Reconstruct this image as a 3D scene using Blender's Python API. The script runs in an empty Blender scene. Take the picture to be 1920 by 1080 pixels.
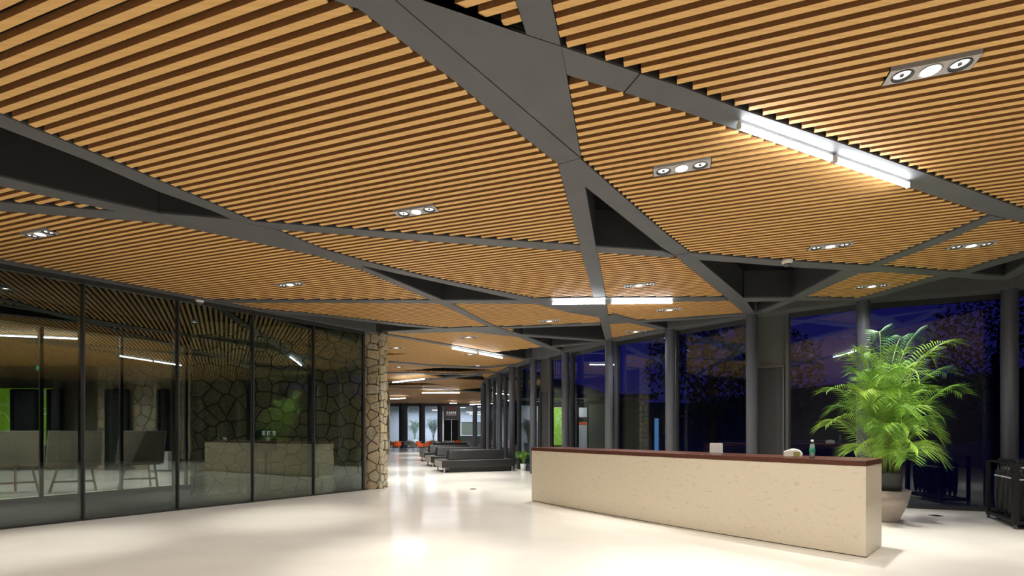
import bpy, math, random
from mathutils import Vector, Matrix

# ------------------------------------------------------------------ camera, world, exposure
random.seed(7)
SC = bpy.context.scene
COL = SC.collection
F, CX, HY, CAMZ, H = 907.0, 960.0, 809.0, 1.5, 4.09

cam_d = bpy.data.cameras.new('camera')
cam_d.sensor_width = 36.0
cam_d.lens = F / 1920.0 * 36.0
cam_d.shift_y = (HY - 540.0) / 1920.0
cam_d.clip_start, cam_d.clip_end = 0.05, 2000
cam = bpy.data.objects.new('camera', cam_d)
COL.objects.link(cam)
cam.location = (0, 0, CAMZ)
cam.rotation_euler = (math.pi / 2, 0, 0)
SC.camera = cam

SC.view_settings.view_transform = 'Standard'
SC.view_settings.look = 'None'
SC.view_settings.exposure = 0.14
SC.view_settings.gamma = 1.0
SC.view_settings.use_curve_mapping = False
SC.cycles.use_denoising = True
SC.cycles.max_bounces = 10
SC.cycles.diffuse_bounces = 6
SC.cycles.glossy_bounces = 4
SC.cycles.transparent_max_bounces = 24
SC.cycles.caustics_reflective = False
SC.cycles.caustics_refractive = False
SC.cycles.sample_clamp_indirect = 6.0

SPOT_W = 420.0          # one triple downlight: its beam
SPILL_W = 205.0         # and its spill
TUBE_E = 42.0            # fluorescent tube emission
WARM = (1.0, 0.95, 0.87)
COOL = (1.0, 0.98, 0.96)

w = bpy.data.worlds.new('dusk_sky')
SC.world = w
w.use_nodes = True
nt = w.node_tree
nt.nodes.clear()
tc = nt.nodes.new('ShaderNodeTexCoord')
sx = nt.nodes.new('ShaderNodeSeparateXYZ')
rp = nt.nodes.new('ShaderNodeValToRGB')
rp.color_ramp.elements[0].position = 0.0
rp.color_ramp.elements[0].color = (0.014, 0.012, 0.10, 1)
rp.color_ramp.elements[1].position = 0.6
rp.color_ramp.elements[1].color = (0.006, 0.007, 0.13, 1)
bg = nt.nodes.new('ShaderNodeBackground')
bg.inputs['Strength'].default_value = 0.85
wo = nt.nodes.new('ShaderNodeOutputWorld')
nt.links.new(tc.outputs['Generated'], sx.inputs[0])
nt.links.new(sx.outputs['Z'], rp.inputs[0])
nt.links.new(rp.outputs[0], bg.inputs['Color'])
nt.links.new(bg.outputs[0], wo.inputs[0])


def spot(name, loc, watts, size=50, blend=0.95, col=WARM, radius=0.05):
    d = bpy.data.lights.new(name, 'SPOT')
    d.energy, d.spot_size, d.spot_blend = watts, math.radians(size), blend
    d.color, d.shadow_soft_size = col, radius
    o = bpy.data.objects.new(name, d)
    COL.objects.link(o)
    o.location = loc
    return o


def area(name, loc, watts, sx_, sy_, col=(1, 1, 1)):
    d = bpy.data.lights.new(name, 'AREA')
    d.shape, d.size, d.size_y, d.energy, d.color = 'RECTANGLE', sx_, sy_, watts, col
    o = bpy.data.objects.new(name, d)
    COL.objects.link(o)
    o.location = loc
    return o


# unseen lamps added out of frame, without fixtures, to light the hall
for p in ((-4.2, 1.2), (0.3, -0.6), (4.4, -0.4), (-8.3, 2.6), (8.2, 3.4), (-2.5, -3.6), (3.0, -3.8), (-8.5, -2.0)):
    spot('unseen_hall_lamp', (p[0], p[1], H - 0.03), SPOT_W)
    spot('unseen_hall_spill', (p[0], p[1], H - 0.03), SPILL_W, 150, 1.0, COOL)
# lamps in the room across the passage
for p in ((-12.3, 10.6), (-11.2, 12.2), (-10.4, 14.0), (-14.0, 12.6), (-12.3, 15.4), (-16.5, 14.2), (-15.0, 17.0), (-18.5, 17.0)):
    spot('wing_lamp', (p[0], p[1], H - 0.04), 470, 130)
# lamps in the rooms beyond the far glass wall and in the pavilion across the court
for x in (-10.6, -8.2, -5.6, -3.4):
    area('far_room_lamp', (x, 47.6, 3.7), 170, 1.6, 1.0, (0.86, 0.93, 1.0))
area('pavilion_lamp', (3.0, 30.6, 3.4), 85, 3.2, 1.0, (0.95, 1.0, 0.95))


# ------------------------------------------------------------------ helpers
def at(px, py, z):
    y = F * (CAMZ - z) / (py - HY)
    return Vector(((px - CX) / F * y, y, z))


def ce(p):
    v = at(p[0], p[1], H)
    return (v.x, v.y)


class MB:
    def __init__(self):
        self.v, self.f, self.m = [], [], []

    def face(self, pts, m=0):
        n = len(self.v)
        self.v += [tuple(p) for p in pts]
        self.f.append(tuple(range(n, n + len(pts))))
        self.m.append(m)

    def hexa(self, a, m=0):          # 8 points: bottom ring 0-3, top ring 4-7
        n = len(self.v)
        self.v += [tuple(p) for p in a]
        for q in ((3, 2, 1, 0), (4, 5, 6, 7), (0, 1, 5, 4), (1, 2, 6, 5), (2, 3, 7, 6), (3, 0, 4, 7)):
            self.f.append(tuple(n + i for i in q))
            self.m.append(m)
        return self

    def box(self, c, s, rot=0.0, m=0, taper=1.0):
        cx, cy, cz = c
        hx, hy, hz = s[0] / 2, s[1] / 2, s[2] / 2
        cr, sr = math.cos(rot), math.sin(rot)
        pts = []
        for z, k in ((-hz, 1.0), (hz, taper)):
            for x, y in ((-hx, -hy), (hx, -hy), (hx, hy), (-hx, hy)):
                x, y = x * k, y * k
                pts.append((cx + x * cr - y * sr, cy + x * sr + y * cr, cz + z))
        return self.hexa(pts, m)

    def prism(self, poly, z0, z1, m=0):
        a = sum(poly[i][0] * poly[(i + 1) % len(poly)][1] - poly[(i + 1) % len(poly)][0] * poly[i][1] for i in range(len(poly)))
        if a < 0:
            poly = poly[::-1]
        n, k = len(self.v), len(poly)
        self.v += [(x, y, z0) for x, y in poly] + [(x, y, z1) for x, y in poly]
        self.f.append(tuple(n + i for i in range(k))[::-1]); self.m.append(m)
        self.f.append(tuple(n + k + i for i in range(k))); self.m.append(m)
        for i in range(k):
            j = (i + 1) % k
            self.f.append((n + i, n + j, n + k + j, n + k + i)); self.m.append(m)
        return self

    def tube(self, pts, r, seg=8, m=0, caps=True):
        pts = [Vector(p) for p in pts]
        rs = r if isinstance(r, (list, tuple)) else [r] * len(pts)
        n = len(self.v)
        prev = None
        for i, p in enumerate(pts):
            d = (pts[min(i + 1, len(pts) - 1)] - pts[max(i - 1, 0)]).normalized()
            if prev is None:
                ref = Vector((0, 0, 1)) if abs(d.z) < 0.9 else Vector((1, 0, 0))
                a = d.cross(ref).normalized()
            else:
                a = (prev - d * prev.dot(d)).normalized()
            prev = a
            b = d.cross(a)
            for k in range(seg):
                t = 2 * math.pi * k / seg
                self.v.append(tuple(p + (a * math.cos(t) + b * math.sin(t)) * rs[i]))
        for i in range(len(pts) - 1):
            for k in range(seg):
                l = (k + 1) % seg
                self.f.append((n + i * seg + k, n + i * seg + l, n + (i + 1) * seg + l, n + (i + 1) * seg + k)); self.m.append(m)
        if caps:
            self.f.append(tuple(n + k for k in range(seg))[::-1]); self.m.append(m)
            e = n + (len(pts) - 1) * seg
            self.f.append(tuple(e + k for k in range(seg))); self.m.append(m)
        return self

    def lathe(self, prof, c=(0, 0, 0), seg=20, m=0):
        n = len(self.v)
        for r, z in prof:
            for k in range(seg):
                t = 2 * math.pi * k / seg
                self.v.append((c[0] + r * math.cos(t), c[1] + r * math.sin(t), c[2] + z))
        for i in range(len(prof) - 1):
            for k in range(seg):
                l = (k + 1) % seg
                self.f.append((n + i * seg + k, n + i * seg + l, n + (i + 1) * seg + l, n + (i + 1) * seg + k)); self.m.append(m)
        return self

    def build(self, name, mats, parent=None, smooth=False, loc=None, bevel=0.0):
        me = bpy.data.meshes.new(name)
        me.from_pydata(self.v, [], self.f)
        if not isinstance(mats, (list, tuple)):
            mats = [mats]
        for mm in mats:
            me.materials.append(mm)
        if len(mats) > 1:
            me.polygons.foreach_set('material_index', self.m)
        if smooth:
            me.polygons.foreach_set('use_smooth', [True] * len(me.polygons))
        me.update()
        o = bpy.data.objects.new(name, me)
        COL.objects.link(o)
        if parent is not None:
            o.parent = parent
        if loc is not None:
            o.location = loc
        if bevel:
            b = o.modifiers.new('bevel', 'BEVEL')
            b.width, b.segments, b.limit_method = bevel, 2, 'ANGLE'
        return o


def empty(name, loc=(0, 0, 0), rz=0.0, kind=None):
    o = bpy.data.objects.new(name, None)
    o.empty_display_size = 0.1
    COL.objects.link(o)
    o.location = loc
    o.rotation_euler = (0, 0, rz)
    if kind:
        o['kind'] = kind
    return o


def tag(o, label, cat, group=None):
    o['label'], o['category'] = label, cat
    if group:
        o['group'] = group
    return o


def struct(o):
    o['kind'] = 'structure'
    return o


def kids(o):
    return [c for c in bpy.data.objects if c.parent == o]


def dup(root, loc, rz=None, label=None):
    def cp(o, par):
        c = o.copy()
        COL.objects.link(c)
        if par is not None:
            c.parent = par
        for k in kids(o):
            cp(k, c)
        return c
    r = cp(root, None)
    r.location = loc
    if rz is not None:
        r.rotation_euler = (0, 0, rz)
    if label:
        r['label'] = label
    return r


# ------------------------------------------------------------------ materials
def mat(name, col, rough=0.5, metal=0.0, spec=0.5, noise=None, noise_col=None, nscale=(6, 6, 6), bump=0.0, emit=None, estr=0.0, rand=None, ramp=(0.35, 0.65)):
    m = bpy.data.materials.new(name)
    m.use_nodes = True
    t = m.node_tree
    b = t.nodes['Principled BSDF']
    b.inputs['Base Color'].default_value = (*col, 1)
    b.inputs['Roughness'].default_value = rough
    b.inputs['Metallic'].default_value = metal
    b.inputs['Specular IOR Level'].default_value = spec
    src = None
    if noise_col is not None:
        g = t.nodes.new('ShaderNodeNewGeometry')
        mp = t.nodes.new('ShaderNodeMapping')
        mp.inputs['Scale'].default_value = nscale
        nz = t.nodes.new('ShaderNodeTexNoise')
        nz.inputs['Scale'].default_value = 1.0
        nz.inputs['Detail'].default_value = 4.0
        if noise:
            mp.inputs['Rotation'].default_value = (0, 0, noise)
        cr = t.nodes.new('ShaderNodeValToRGB')
        cr.color_ramp.elements[0].position, cr.color_ramp.elements[1].position = ramp
        cr.color_ramp.elements[0].color = (*noise_col, 1)
        cr.color_ramp.elements[1].color = (*col, 1)
        t.links.new(g.outputs['Position'], mp.inputs[0])
        t.links.new(mp.outputs[0], nz.inputs['Vector'])
        t.links.new(nz.outputs[0], cr.inputs[0])
        src = cr.outputs[0]
        if bump:
            bp = t.nodes.new('ShaderNodeBump')
            bp.inputs['Strength'].default_value = bump
            bp.inputs['Distance'].default_value = 0.01
            t.links.new(nz.outputs[0], bp.inputs['Height'])
            t.links.new(bp.outputs[0], b.inputs['Normal'])
    if rand is not None:
        oi = t.nodes.new('ShaderNodeObjectInfo')
        cr2 = t.nodes.new('ShaderNodeValToRGB')
        e = cr2.color_ramp.elements
        e[0].color = (*rand[0], 1)
        e[1].color = (*rand[-1], 1)
        for i, c in enumerate(rand[1:-1]):
            x = e.new((i + 1) / (len(rand) - 1))
            x.color = (*c, 1)
        t.links.new(oi.outputs['Random'], cr2.inputs[0])
        if src is not None:
            mx = t.nodes.new('ShaderNodeMix')
            mx.data_type, mx.blend_type = 'RGBA', 'MULTIPLY'
            mx.inputs['Factor'].default_value = 1.0
            t.links.new(cr2.outputs[0], mx.inputs['A'])
            t.links.new(src, mx.inputs['B'])
            src = mx.outputs['Result']
        else:
            src = cr2.outputs[0]
    if src is not None:
        t.links.new(src, b.inputs['Base Color'])
    if emit is not None:
        b.inputs['Emission Color'].default_value = (*emit, 1)
        b.inputs['Emission Strength'].default_value = estr
    return m


def glass_mat(name, tint, r0):
    m = bpy.data.materials.new(name)
    m.use_nodes = True
    t = m.node_tree
    t.nodes.clear()
    tr = t.nodes.new('ShaderNodeBsdfTransparent')
    tr.inputs[0].default_value = (*tint, 1)
    gl = t.nodes.new('ShaderNodeBsdfGlossy')
    gl.inputs['Color'].default_value = (0.70, 0.80, 0.76, 1)
    gl.inputs['Roughness'].default_value = 0.0
    lw = t.nodes.new('ShaderNodeLayerWeight')
    lw.inputs[0].default_value = 0.5
    pw = t.nodes.new('ShaderNodeMath')
    pw.operation = 'POWER'
    pw.inputs[1].default_value = 4.0
    ma = t.nodes.new('ShaderNodeMath')
    ma.operation = 'MULTIPLY_ADD'
    ma.inputs[1].default_value = 1.0 - r0
    ma.inputs[2].default_value = r0
    mx = t.nodes.new('ShaderNodeMixShader')
    ou = t.nodes.new('ShaderNodeOutputMaterial')
    t.links.new(lw.outputs['Facing'], pw.inputs[0])
    t.links.new(pw.outputs[0], ma.inputs[0])
    t.links.new(ma.outputs[0], mx.inputs[0])
    t.links.new(tr.outputs[0], mx.inputs[1])
    t.links.new(gl.outputs[0], mx.inputs[2])
    t.links.new(mx.outputs[0], ou.inputs[0])
    return m


U = Vector((0.948, -0.319)).normalized()       # along the slats
V = Vector((0.319, 0.948)).normalized()        # across the slats
UANG = math.atan2(U.y, U.x)
M = {}
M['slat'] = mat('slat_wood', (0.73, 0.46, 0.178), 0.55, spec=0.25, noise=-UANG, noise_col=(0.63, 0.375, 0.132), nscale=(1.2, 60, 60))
M['flank_shade'] = mat('slat_flank_shaded', (0.36, 0.175, 0.068), 0.6, spec=0.2, noise=-UANG, noise_col=(0.30, 0.14, 0.05), nscale=(1.2, 60, 60))  # slat sides coloured darker than the undersides, shade in the gaps painted in
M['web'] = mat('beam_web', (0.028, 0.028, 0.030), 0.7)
M['steel'] = mat('beam_steel', (0.100, 0.103, 0.108), 0.55, spec=0.4, noise_col=(0.088, 0.091, 0.095), nscale=(3, 3, 3))
M['slab'] = mat('dark_soffit', (0.022, 0.022, 0.024), 0.9)
M['column'] = mat('column_paint', (0.064, 0.069, 0.088), 0.42, spec=0.5)
M['mull'] = mat('mullion_alu', (0.12, 0.12, 0.125), 0.30, metal=0.5)
M['dark'] = mat('dark_frame', (0.025, 0.027, 0.028), 0.4)
M['panel'] = mat('grey_panel', (0.085, 0.086, 0.084), 0.5)
M['mesh'] = mat('dark_mesh', (0.028, 0.029, 0.030), 0.7, noise_col=(0.02, 0.02, 0.021), nscale=(300, 300, 300))
M['floor'] = mat('cream_marble', (0.83, 0.80, 0.72), 0.15, spec=0.45, noise_col=(0.77, 0.74, 0.665), nscale=(0.9, 1.3, 1))
M['counter'] = mat('counter_limestone', (0.70, 0.63, 0.49), 0.28, spec=0.45, noise_col=(0.60, 0.52, 0.38), nscale=(12, 12, 30), ramp=(0.30, 0.40))
M['wood'] = mat('counter_wood', (0.115, 0.040, 0.022), 0.28, spec=0.5, noise_col=(0.07, 0.024, 0.014), nscale=(3, 30, 30))
M['deskwood'] = mat('desk_wood', (0.22, 0.12, 0.06), 0.4)
M['stone'] = mat('wall_stone', (1, 1, 1), 0.85, spec=0.2, noise_col=(0.72, 0.70, 0.64), nscale=(14, 14, 20), bump=0.6,
                 rand=((0.50, 0.43, 0.30), (0.41, 0.37, 0.27), (0.57, 0.49, 0.33), (0.46, 0.44, 0.36), (0.53, 0.43, 0.28)))
M['mortar'] = mat('mortar', (0.085, 0.075, 0.055), 0.95)
M['ground'] = mat('dark_paving', (0.085, 0.085, 0.088), 0.85, spec=0.1, noise_col=(0.06, 0.06, 0.062), nscale=(2, 2, 2))
M['wallgrey'] = mat('grey_plaster', (0.22, 0.21, 0.20), 0.8)
M['glass'] = glass_mat('tinted_glass', (0.66, 0.70, 0.66), 0.13)
M['glass2'] = glass_mat('facade_glass', (0.76, 0.79, 0.84), 0.12)
M['leather'] = mat('black_leather', (0.015, 0.0145, 0.0145), 0.36, spec=0.5)
M['leatherend'] = mat('bench_end', (0.30, 0.28, 0.24), 0.6)
M['steelfoot'] = mat('bright_steel', (0.6, 0.6, 0.6), 0.25, metal=1.0)
M['lampplate'] = mat('lamp_plate', (0.46, 0.45, 0.44), 0.45)
M['lampring'] = mat('lamp_ring', (0.05, 0.05, 0.05), 0.4)
M['lamphot'] = mat('lamp_hot', (1, 1, 1), 0.5, emit=(1, 0.98, 0.96), estr=40)
M['lampwarm'] = mat('lamp_warm', (1, 1, 1), 0.5, emit=(1, 0.93, 0.86), estr=2.2)
M['tube'] = mat('tube_glow', (1, 1, 1), 0.5, emit=(0.93, 0.97, 1.0), estr=TUBE_E)
M['white'] = mat('white_enamel', (0.75, 0.75, 0.74), 0.4)
M['leaf'] = mat('palm_leaf', (0.2, 0.4, 0.04), 0.5, spec=0.3, rand=((0.12, 0.29, 0.026), (0.28, 0.46, 0.045), (0.18, 0.37, 0.034), (0.09, 0.24, 0.028)))
M['leafdark'] = mat('dark_leaf', (0.045, 0.15, 0.03), 0.5)
M['palmstem'] = mat('palm_stem', (0.16, 0.23, 0.045), 0.5)
M['planter'] = mat('planter_metal', (0.40, 0.35, 0.31), 0.42, metal=0.35)
M['blackpot'] = mat('black_pot', (0.02, 0.022, 0.022), 0.5)
M['soil'] = mat('soil', (0.03, 0.02, 0.013), 0.95)
M['orange'] = mat('orange_plastic', (0.85, 0.13, 0.02), 0.45)
M['greymesh'] = mat('grey_weave', (0.23, 0.22, 0.20), 0.7)
M['chrome'] = mat('chrome', (0.7, 0.7, 0.7), 0.15, metal=1.0)
M['easelwood'] = mat('easel_wood', (0.30, 0.17, 0.075), 0.55)
M['board'] = mat('display_board', (0.33, 0.27, 0.18), 0.7)
M['boardedge'] = mat('board_edge', (0.6, 0.58, 0.52), 0.6)
M['black'] = mat('black_metal', (0.008, 0.008, 0.008), 0.5, spec=0.25)
M['cloth'] = mat('black_cloth', (0.012, 0.012, 0.014), 0.75)
M['paper'] = mat('white_paper', (0.80, 0.78, 0.70), 0.7)
M['green'] = mat('pack_green', (0.30, 0.33, 0.08), 0.6)
M['plastic'] = glass_mat('clear_plastic', (0.78, 0.84, 0.84), 0.12)
M['label'] = mat('green_label', (0.02, 0.30, 0.17), 0.4)
M['exitgreen'] = mat('exit_glow', (0, 0.3, 0.15), 0.5, emit=(0.01, 0.75, 0.32), estr=1.1)
M['sky_panel'] = mat('lit_blue_panel', (0.2, 0.4, 0.6), 0.5, emit=(0.16, 0.45, 0.85), estr=0.5)
M['mapgreen'] = mat('map_green', (0.25, 0.5, 0.04), 0.5, emit=(0.30, 0.55, 0.03), estr=0.5)
M['mapwhite'] = mat('map_line', (0.8, 0.8, 0.8), 0.5, emit=(0.8, 0.85, 0.8), estr=0.3)
M['whitewall'] = mat('white_wall', (0.72, 0.76, 0.80), 0.8)
M['olive'] = mat('olive_panel', (0.14, 0.16, 0.11), 0.7)
M['bark'] = mat('bark', (0.06, 0.045, 0.03), 0.9)
M['nightleaf'] = mat('night_foliage', (0.03, 0.05, 0.015), 0.8)
M['hill'] = mat('hill', (0.01, 0.012, 0.01), 0.95)
M['red'] = mat('sign_red', (0.65, 0.05, 0.04), 0.5)
M['signwhite'] = mat('sign_white', (0.85, 0.85, 0.85), 0.5, emit=(1, 1, 1), estr=0.35)
M['signgrey'] = mat('sign_grey', (0.19, 0.19, 0.20), 0.5)

# ------------------------------------------------------------------ plan of the building
G0, GD = Vector((-7.83, 7.39)), Vector((4.12, 5.09))        # left glass line, G0 + s * GD
GU = GD.normalized()
GN = Vector((GU.y, -GU.x))                                   # towards the hall


def gl(s, off=0.0):
    return G0 + GD * s + GN * off


FAC = [(11.2, -6.0), (11.4, -3.6), (11.35, -1.3), (11.1, 1.0), (10.7, 3.1), (10.2, 5.1), (9.65, 7.0), (9.0, 8.75), (6.9, 9.5),
       (5.29, 10.67), (3.98, 12.18), (2.75, 13.7), (1.73, 15.7), (0.76, 17.2), (0.0, 19.25), (-0.56, 21.3), (-1.16, 23.7),
       (-1.5, 26.0), (-1.72, 28.3), (-1.83, 30.6), (-1.9, 33.0), (-2.0, 35.3), (-2.1, 37.6), (-2.2, 40.0), (-2.25, 42.4), (-2.3, 45.0)]
FAC = [Vector(p) for p in FAC]
FN = []
for i in range(len(FAC)):
    d = (FAC[min(i + 1, len(FAC) - 1)] - FAC[max(i - 1, 0)]).normalized()
    FN.append(Vector((d.y, -d.x)))                           # outwards
GLS = [FAC[i] + FN[i] * 0.30 for i in range(len(FAC))]

FAR_Y = 45.0
left_edge = [gl(-2.6, 0.0), gl(1.0, 0.0), Vector((-3.75, 12.9)), Vector((-8.4, 31.6)), Vector((-12.5, 45.0))]

# ------------------------------------------------------------------ floor and ground
fl = MB()
fl.prism([tuple(p) for p in left_edge] + [tuple(p) for p in GLS[::-1]] + [(-18.6, -6.0)], -0.12, 0.0)
struct(fl.build('floor', M['floor']))
gr = MB()
gr.box((0, 60, -0.2), (400, 400, 0.1))
struct(gr.build('ground', M['ground']))
W0, WD = Vector((-10.9, 11.2)), Vector((0.80, 1.30))         # second glass line across the passage


def wl(s, off=0.0):
    n = Vector((WD.y, -WD.x)).normalized()
    p = W0 + WD * s + n * off
    return p


fw = MB()
fw.prism([tuple(wl(-4.5)), tuple(wl(4.6)), (-9.5, 21.0), (-24, 21.0), (-24, 6.0)], -0.12, 0.0)
struct(fw.build('floor', M['floor']))
pas = MB()
pas.prism([tuple(gl(-2.6)), tuple(gl(1.0)), (-5.6, 14.2), tuple(wl(4.6)), tuple(wl(-4.5))], -0.12, -0.005)
struct(pas.build('floor', M['ground']))

# ------------------------------------------------------------------ ceiling: beams, voids, slats
BEAMS = {
    'main': [(625, 0), (673, 17), (708, 43), (787, 103), (860, 158), (930, 217), (1003, 273), (1047, 308), (1068, 302), (1088, 297), (755, 13), (640, -88), (500, -88), (400, -84)],
    'plate': [(757, 12), (1089, 295), (1062, 140), (1052, 87), (987, 66), (795, 0), (650, -48), (642, -87)],
    'two_top': [(987, 64), (1051, 85), (1033, 0), (1009, -110), (934, -110), (968, 3)],
    'three_a': [(1053, 87.5), (1199, 137.5), (1169, 172.5), (1063, 140)],
    'three_b': [(1201, 138.5), (1280, 163), (1382, 202), (1562, 263), (1759, 333), (1899, 385), (2050, 440), (2050, 465), (1920, 417), (1885, 409),
                (1854, 402), (1713, 353), (1545, 297), (1343, 230), (1280, 208), (1171, 173.5)],
    'two_low': [(1047, 308), (1068, 302), (1097, 349), (1117, 462), (1120, 473), (1135, 553), (1140, 590), (1147, 634), (1135, 638), (1123, 593), (1113, 557), (1090, 471), (1087, 458), (1048, 314)],
    'main_low': [(1068, 302), (1088, 297), (1150, 352), (1240, 431), (1293, 473), (1396, 560), (1416, 588), (1397, 588), (1358, 555), (1304, 511), (1265, 478), (1240, 463), (1097, 349)],
    'four': [(478, 415), (600, 424), (760, 437), (920, 448), (1087, 459), (1090, 471), (927, 461), (760, 449), (640, 439), (520, 430)],
    'four_r': [(1117.5, 462), (1240, 470), (1264, 478), (1262, 483), (1240, 481), (1120.5, 473)],
    'five': [(-90, 176), (0, 213), (213, 302), (350, 360), (415, 388), (478, 415), (520, 430), (433, 410), (397, 394), (297, 358), (163, 300), (0, 237), (-90, 200)],
    'six': [(-90, 310), (0, 330), (153, 367), (297, 399), (217, 395), (110, 372), (0, 348), (-90, 328)],
    'seven': [(-90, 371), (0, 378), (167, 392), (217, 395), (297, 399), (333, 423), (280, 415), (167, 407), (0, 395), (-90, 388)],
    'eight': [(298, 399), (433, 410), (519, 430), (600, 464), (680, 497), (680, 507), (600, 481), (553, 470), (460, 450), (334, 423)],
    'eight_a': [(601, 465), (680, 488), (797, 517), (900, 539), (997, 558), (1003, 568), (973, 562), (827, 530), (681, 498)],
    'eight_b': [(681, 499), (828, 561), (846, 568), (887, 590), (928, 611), (979, 627), (1054, 657), (1048, 660), (1016, 650), (971, 631), (915, 611), (877, 594), (840, 576), (807, 562), (787, 553), (681, 507)],
    'plate_two': [(997, 558.5), (1113, 557.5), (1136, 556), (1138, 592), (1121, 594), (1065, 585), (1027, 575), (1003, 568.5)],
    'nine': [(400, 562), (600, 562), (827, 562), (973, 562), (1037, 558), (1113, 557), (1240, 557), (1357, 556.5), (1366, 563.5), (1240, 565), (1138, 568), (1003, 569), (850, 568), (600, 567), (433, 567)],
    'nine_r': [(1395, 558), (1490, 557), (1505, 556), (1605, 559), (1607, 563), (1490, 563), (1464, 564), (1398, 565)],
    'ten': [(1265, 478), (1293, 473), (1380, 481), (1464, 487), (1537, 492), (1629, 497), (1650, 498), (1796, 509), (1885, 518), (1885, 525), (1844, 523), (1757, 516), (1644, 508), (1622, 507), (1580, 505), (1492, 500), (1380, 491), (1307, 486)],
    'eleven_a': [(1856, 402), (1884, 409), (1858, 413), (1782, 447), (1709, 475), (1650, 497.5), (1629, 496.5), (1675, 478), (1737, 453), (1802, 425)],
    'eleven_b': [(1581, 505), (1599, 506), (1622, 507.5), (1640, 508.5), (1613, 511), (1563, 532), (1509, 556), (1490, 563.5), (1439, 584), (1416, 589), (1417, 586), (1485, 557)],
    'twelve': [(2050, 430), (1920, 472), (1858, 489), (1796, 509.5), (1757, 516.5), (1709, 530), (1628, 554), (1605, 560), (1607, 565), (1661, 552), (1703, 539), (1782, 518), (1813, 512.5), (1920, 481), (2050, 440)],
    'thirteen': [(1881, 518), (1890, 524), (2010, 466), (2010, 440)],
    'fourteen': [(929, 611), (951, 612), (1125, 605), (1126, 609), (955, 615)],
    'fifteen': [(717, 621), (830, 614.5), (928, 611), (971, 631), (877, 621), (760, 624)],
    'sixteen': [(400, 566), (437, 573), (516, 582), (569, 586), (625, 592), (760, 607), (830, 614), (830, 616), (760, 611), (700, 604), (599, 591.5), (531, 588), (477, 584), (437, 578)],
    'seventeen': [(1138, 592), (1150, 588), (1180, 596), (1202, 602), (1251, 615), (1249, 621), (1239, 618), (1182, 604.5), (1143, 606.5)],
    'eighteen': [(1183, 601), (1300, 595), (1396, 587), (1398, 590), (1300, 598), (1204, 603.5)],
    'thin_a': [(979, 626), (1134, 637), (1134, 640), (985, 630)],
    'thin_b': [(1035, 648), (1117, 640.5), (1117, 643), (1039, 650.5)],
    'corridor_a': [(717, 624), (770, 633), (841, 645), (985, 672), (999, 671), (985, 675), (841, 648), (770, 636), (717, 627)],
    'corridor_b': [(716, 676), (800, 683), (905, 688), (985, 680), (985, 682), (905, 690.5), (800, 686), (716, 678.5)],
    'corridor_c': [(722, 698), (850, 699.5), (930, 697), (930, 699), (850, 702), (722, 700)],
    'corridor_d': [(722, 716), (820, 709), (905, 701), (905, 703), (820, 711.5), (722, 718)],
    'corridor_e': [(722, 724), (800, 727), (912, 735), (912, 737), (800, 729), (722, 726)],
}
VOIDS = {
    'a': [(-90, 200), (0, 237), (163, 300), (297, 358), (397, 394), (433, 410), (297, 399), (153, 367), (0, 330), (-90, 310)],
    'b': [(1097, 349), (1240, 463), (1265, 478), (1240, 470), (1117, 462)],
    'c': [(680, 498), (827, 530), (973, 562), (828, 562)],
    'd': [(1304, 484), (1380, 491), (1492, 500), (1580, 505), (1484, 557), (1396, 557)],
    'e': [(1397, 565), (1464, 564), (1416, 585)],
    'f': [(1440, 584), (1490, 563.5), (1605, 563)],
    'g': [(1607, 562), (1661, 551), (1782, 518), (1885, 523), (2060, 436), (2060, 600), (1900, 560), (1700, 585), (1607, 585)],
    'h': [(1813, 512), (1920, 481), (2050, 440), (1990, 470), (1882, 516)],
    'i': [(953, 615), (1125, 608.5), (1134, 637), (1142, 648), (1066, 668), (1052, 657), (979, 628)],
    'j': [(531, 588), (599, 591.5), (700, 604), (760, 611), (830, 616), (760, 621), (726, 623), (726, 631), (690, 627), (681, 618), (591, 600)],
    'k': [(930, 661), (1016, 651), (1050, 660), (1062, 668), (1004, 684), (985, 675), (945, 667)],
    'l': [(751, 696), (828, 689.5), (911, 693), (929, 696), (858, 698)],
    'm': [(800, 704), (850, 702.5), (905, 706), (915, 714), (860, 711)],
    'n': [(862, 731), (911, 727), (914, 735), (880, 734)],
    'o': [(722, 663), (770, 664), (722, 666)],
    'p': [(722, 719), (800, 719), (832, 721.5), (722, 723)],
    'q': [(1204, 603.5), (1300, 598), (1397, 590), (1410, 600), (1256, 626), (1246, 619)],
}
slab = MB()
slab.prism([tuple(p + n * 0.45) for p, n in zip(FAC[::-1], FN[::-1])] + [(12.0, -6.4), (-24.4, -6.4), (-24.4, 51), (0.5, 51), (0.5, 45.2)], H + 0.80, H + 0.92)
ceiling = struct(slab.build('ceiling', M['slab']))

GLASS_HEAD = [tuple(gl(-2.6, -0.10)), tuple(gl(1.02, -0.10)), tuple(gl(1.02, 0.16)), tuple(gl(-2.6, 0.16))]
block = []
for i, (k, px) in enumerate(BEAMS.items()):
    poly = [ce(p) for p in px]
    MB().prism(poly, H - 0.0006 * i, H + 0.016, 0).prism(poly, H + 0.0162, H + 0.52, 1).build('beam', [M['steel'], M['web']], ceiling)
    block.append(poly)
for k, px in VOIDS.items():
    block.append([ce(p) for p in px])
for i in range(len(FAC) - 1):                                # ring beam over the columns
    a, b = FAC[i], FAC[i + 1]
    poly = [tuple(a - FN[i] * 0.13), tuple(b - FN[i + 1] * 0.13), tuple(b + FN[i + 1] * 0.42), tuple(a + FN[i] * 0.42)]
    MB().prism(poly, H - 0.03, H + 0.5).build('ring_beam', M['steel'], ceiling)
    block.append(poly)
MB().prism(GLASS_HEAD, H - 0.031, H + 0.5).build('beam', M['steel'], ceiling)
block.append(GLASS_HEAD)

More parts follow.
